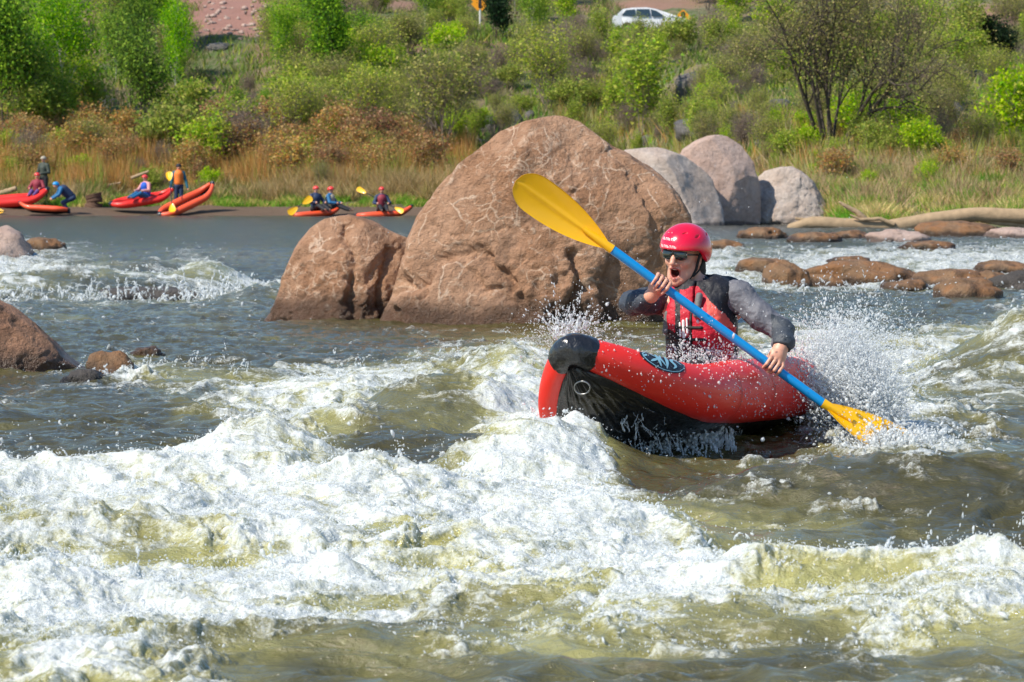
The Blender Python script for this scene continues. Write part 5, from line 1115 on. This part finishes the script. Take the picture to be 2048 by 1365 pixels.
for sgy in (-1, 1): pane('headlight', [(2.05, sgy * .80, .80), (2.05, sgy * .55, .82), (2.2, sgy * .5, .70), (2.17, sgy * .78, .68)], M_lampg, car)
M_sign = plain('orange_sign_face', (.95, .36, .01), .4); M_post = plain('white_post', (.75, .73, .68)); M_mark = plain('black_marking', (.03, .02, .02))
def road_sign(px, py, Y, half, label, cat='sign', sym='bar'):
    c = at(px, py, Y); g = float(terrain_z(c.x, Y)); r = empty('road_sign', (c.x, Y, g)); tag(r, label, cat); h_ = c.z - g
    link('post', np_mesh('post', *tubes([((0, .04, -.2), (0, .04, h_ + half * .8), .05, .05)], 8)), M_post, r)
    bmm = bmesh.new(); bmesh.ops.create_cone(bmm, cap_ends=True, segments=4, radius1=half, radius2=half, depth=.02); bmesh.ops.bevel(bmm, geom=[e for e in bmm.edges if abs(e.verts[0].co.z - e.verts[1].co.z) > .01], offset=half * (.28 if sym == 'bar' else .1), segments=4, affect='EDGES')
    me = bpy.data.meshes.new('panel'); bmm.to_mesh(me); bmm.free(); o = link('panel', me, M_sign, r, smooth=False); o.location = (0, 0, h_); o.rotation_euler = (R(90), 0, 0)
    s = SDF((-half, -.03, -half), (half, .03, half), half / 30)
    if sym == 'bar': s.cone((0, 0, -half * .45), (0, 0, half * .5), half * .16, half * .12, .01)
    else: s.cone((0, 0, half * .45), (0, 0, half * .25), half * .28, half * .22, .02); s.cone((0, 0, .25 * half), (-.02, 0, -.3 * half), half * .14, half * .2, .05)
    m_ = s.mesh('symbol', lambda p: p * [1, .4, 1]); o2 = link('symbol', m_, M_mark, r); o2.location = (0, -.015, h_)
road_sign(960, 4, 184.0, .62, 'orange rounded warning sign with a dark mark on a white post at the top edge')
road_sign(1366, 36, 190.5, .50, 'orange diamond warning sign with dark symbol behind the white car', sym='man')
# ================================================================== SPRAY
rg = np.random.default_rng(99)
t = NT('white_water_drops'); co = t.co(); t.bsdf(Base_Color=(.80, .84, .86), Roughness=.25, Specular_IOR_Level=.7, Alpha=.5); M_drop = t.m
def ico(sub):
    bmm = bmesh.new(); bmesh.ops.create_icosphere(bmm, subdivisions=sub, radius=1); v = np.array([q.co[:] for q in bmm.verts]); f = np.array([[q.index for q in fc.verts] for fc in bmm.faces]); bmm.free(); return v, f
IV, IF = ico(1)
def drops(name, C, rad, stretch, dirs):
    n = len(C); d = dirs / (np.linalg.norm(dirs, axis=1)[:, None] + 1e-9); up = np.array([.3, .2, .9]); u = np.cross(d, up); u /= np.linalg.norm(u, axis=1)[:, None] + 1e-9; v = np.cross(d, u)
    j = IV[None] * (1 + .25 * rg.normal(size=(n, len(IV), 1)).clip(-1.5, 1.5)); P = (d[:, None] * j[..., :1] * stretch[:, None, None] + u[:, None] * j[..., 1:2] + v[:, None] * j[..., 2:3]) * rad[:, None, None] + C[:, None]
    f = (IF[None] + (np.arange(n) * len(IV))[:, None, None]).reshape(-1, 3); me = np_mesh(name, P.reshape(-1, 3), f, 3); return me
CC, RR, SS, DD = [], [], [], []
def emit(n, c, spread, size, vel=(0, 0, 1), st=1.6, expo=False):
    p = rg.normal(size=(n, 3)) * spread
    if expo: p[:, 2] = rg.exponential(size=n) * spread[2]
    CC.append(np.array(c) + p); RR.append(size * rg.lognormal(0, .45, n)); SS.append(1 + st * rg.random(n) ** 2); DD.append(np.array(vel) + rg.normal(size=(n, 3)) * .6 + p / (np.array(spread) + 1e-6) * .5)
def jets(n, c, base, vel, size, per=9, jit=.5, span=.35):
    """thin fingers of water thrown out along short arcs, breaking into beads"""
    for _ in range(n):
        b = np.array(c) + rg.normal(size=3) * base; v = np.array(vel) * (.5 + .8 * rg.random()) + rg.normal(size=3) * jit; T = np.linspace(.0, span * (.5 + rg.random()), per)[:, None]
        P = b + v * T + np.array([0, 0, -4.9]) * T ** 2 + rg.normal(size=(per, 3)) * .006; CC.append(P); RR.append(size * np.linspace(1.5, .6, per) * rg.lognormal(0, .3, per)); SS.append(1 + 2.5 * rg.random(per)); DD.append(v + np.array([0, 0, -9.8]) * T)
W = lambda px, py, tw=0: np.array(at(px, py, D0 - tw))
# spray thrown up by the hull and the stern
emit(11000, W(1700, 800, -.35), (.12, .35, .12), .0028); emit(7000, W(1670, 730, -.4), (.11, .3, .10), .0023); emit(4000, W(1720, 690, -.5), (.15, .3, .10), .0019)
emit(14000, W(1700, 760, -.5), (.16, .3, .16), .0014); emit(2500, W(1140, 690, .3), (.12, .15, .07), .0014); jets(200, W(1690, 790, -.4), (.11, .25, .04), (.25, 0, 2.0), .0034, 14, .7, .22); emit(1800, W(1640, 760, -.2), (.06, .1, .06), .0022)
jets(70, W(1660, 745, -.2), (.05, .1, .05), (.5, 0, 2.3), .0032, 14, .5, .2)
# beads over the bow, in the cockpit and on the hull side
emit(420, W(1150, 650, .5), (.09, .10, .035), .0024); jets(26, W(1135, 668, .6), (.05, .05, .02), (-.1, 0, 1.5), .0030, 10, .5, .12)
emit(600, W(1395, 712, .26), (.11, .06, .035), .0026); emit(400, W(1450, 725, .26), (.10, .05, .03), .0024); jets(40, W(1400, 735, .28), (.10, .04, .01), (0, -.1, 1.3), .0030, 8, .5, .15)
emit(260, W(1340, 790, .52), (.22, .03, .07), .0020); emit(160, W(1400, 660, .40), (.20, .06, .10), .0018); emit(200, W(1380, 580, .0), (.5, .2, .25), .0017)
_s, _t = rg.uniform(.02, .75, 900), rg.uniform(R(-70), R(100), 900); _p = tube_pt(_s, _t, 1, .002); _M = np.array(KMAT); CC.append(_p @ _M[:3, :3].T + _M[:3, 3]); RR.append(.0019 * rg.lognormal(0, .5, 900)); SS.append(1 + 1.2 * rg.random(900) ** 3); DD.append(np.tile([.1, 0, -1.0], (900, 1)) + rg.normal(size=(900, 3)) * .3)
# curtain of strands pouring off the underside
for i in range(230):
    px = rg.uniform(1130, 1470); top = np.interp(px, [1130, 1200, 1300, 1440, 1480], [840, 850, 860, 872, 866]); L = rg.exponential() * .11 + .03; tw = np.interp(px, [1130, 1440], [.62, .42]) + rg.normal() * .05
    b = W(px, top + rg.normal() * 8, tw); n = int(L / .006) + 3; T = np.linspace(0, 1, n)[:, None]; P = b + np.array([rg.normal() * .03, 0, -L]) * T + np.cumsum(rg.normal(size=(n, 3)) * .0016, 0)
    CC.append(P); RR.append(.0034 * rg.lognormal(0, .4) * (1 + .35 * rg.normal(size=n)).clip(.4, 2)); SS.append(np.full(n, 2.2)); DD.append(np.tile([0, 0, -1.0], (n, 1)) + rg.normal(size=(n, 3)) * .15)
_h = KM['hull_bottom']; _v = np.empty(len(_h.vertices) * 3, np.float32); _h.vertices.foreach_get('co', _v); _v = _v.reshape(150, 60, 3)[18:80, 6:54].reshape(-1, 3) @ _M[:3, :3].T + _M[:3, 3]
for p_ in _v[rg.integers(0, len(_v), 190)]:
    L = rg.exponential() * .05 + .015; n = int(L / .005) + 3; T = np.linspace(0, 1, n)[:, None]
    CC.append(p_ + np.array([-.01, -.035, 0]) + np.array([rg.normal() * .03 + .02, 0, -L]) * T + np.cumsum(rg.normal(size=(n, 3)) * .0014, 0)); RR.append(.0016 * rg.lognormal(0, .4) * np.ones(n)); SS.append(np.full(n, 2.4)); DD.append(np.tile([0, 0, -1.0], (n, 1)) + rg.normal(size=(n, 3)) * .15)
emit(1500, W(1280, 880, .55), (.17, .10, .05), .0034, (0, 0, -1)); emit(1600, W(1130, 880, .55), (.08, .12, .07), .0042)
# lower blade
emit(2600, W(1790, 885, .36), (.11, .12, .035), .0038); jets(90, W(1770, 895, .36), (.08, .08, .01), (.35, 0, 1.1), .0045, 9, .4, .16); emit(300, W(1850, 880, .3), (.12, .1, .05), .003)
# froth flecks hopping above the broken water everywhere it is white
def over_foam(n, y0, y1, hgt, size, pw=1.0):
    y = (y0 ** -1 + (y1 ** -1 - y0 ** -1) * rg.random(n * 6)) ** -1; x = rg.uniform(-1.15, 1.15, n * 6) * (y * 1024 / F + .3); z, fo, _a = water_fields(x, y); k = (fo * (.3 + _a) > rg.random(n * 6) * 1.1)
    x, y, z = x[k][:n], y[k][:n], z[k][:n]; m = len(x); CC.append(np.stack([x, y, z + rg.exponential(size=m) * hgt + .004], 1)); RR.append(size * rg.lognormal(0, .5, m) * (y / 15) ** .3); SS.append(1 + 1.5 * rg.random(m)); DD.append(rg.normal(size=(m, 3)) + [.3, 0, 1])
over_foam(45000, 8.5, 24, .004, .0013); over_foam(26000, 8.5, 30, .012, .0019); over_foam(5000, 30, 56, .03, .004)
for (px, py, n, v, sz, sp) in [(260, 985, 60, 1.1, .005, .5), (520, 960, 80, 1.3, .005, .35), (1030, 960, 90, 1.4, .005, .25), (880, 1000, 60, 1.1, .005, .4), (1650, 1190, 60, 1.0, .0045, .5), (1850, 1190, 50, 1.1, .0045, .4), (1990, 1180, 50, 1.9, .0045, .10), (2000, 730, 60, 1.3, .006, .5),
                           (380, 752, 90, 1.2, .005, .35), (250, 765, 50, 1.0, .005, .2), (970, 740, 60, 1.0, .005, .4), (680, 770, 50, 1.0, .005, .4), (1180, 1100, 50, 1.1, .005, .4), (640, 1180, 30, .8, .005, .3)]:
    g = ground(px, py); jets(n // 2, (g.x, g.y, .06), (sp, .15, .03), (.1, 0, v * .8), sz * .6, 9, .35, .12)
for (px, py, n, v, sz, sp) in [(425, 545, 90, 2.6, .016, .5), (60, 545, 120, 2.0, .014, 1.2), (250, 550, 80, 1.6, .014, .8), (1450, 560, 90, 1.4, .012, .7), (1800, 560, 60, .8, .010, 1.5)]:
    g = ground(px, py); jets(n, (g.x, g.y, g.z + .05), (sp, .5, .05), (.1, 0, v * .55), sz * .42, 12, .45, .16)
# lone drops flying in front of the dark slope
emit(260, np.array(at(1850, 1110, 12.6)), (.38, .5, .10), .0030); emit(60, np.array(at(1760, 1130, 12.2)), (.3, .2, .05), .0050); emit(160, np.array(at(100, 900, 15)), (.5, .7, .06), .0035); emit(160, np.array(at(900, 900, 15)), (.4, .5, .07), .0035)
emit(160, np.array(at(1550, 1030, 14)), (.5, .7, .08), .0032)
t = NT('spray_mist'); v = t.n('VolumePrincipled', {'Color': (.97, .98, 1), 'Density': 5.0, 'Anisotropy': .3}); t.t.links.new(v.outputs[0], t.out.inputs[1])
s = SDF(W(1560, 900, -.1), W(1840, 620, -1.0) + np.array([0, 0, .05]), .02) if False else SDF(np.array([W(1540, 700)[0], D0 + .05, -.1]), np.array([W(1860, 700)[0], D0 + 1.15, .75]), .02)
for px, py, tw, rr in ((1700, 810, -.55, .17), (1660, 750, -.6, .13), (1730, 740, -.65, .11), (1690, 700, -.6, .08), (1760, 830, -.6, .12), (1640, 810, -.5, .12)): s.ell(W(px, py, tw), (rr, rr * 1.3, rr), None, .06)
tag(link('spray_mist', s.mesh('spray_mist', lambda p: p + np.stack([fbm3(p, 6, 3, 2), fbm3(p, 6, 3, 4), fbm3(p, 6, 3, 6)], 1) * .10), t.m), kind='stuff')
sp = link('spray', drops('spray', np.concatenate(CC), np.concatenate(RR), np.concatenate(SS), np.concatenate(DD)), M_drop); tag(sp, kind='stuff')
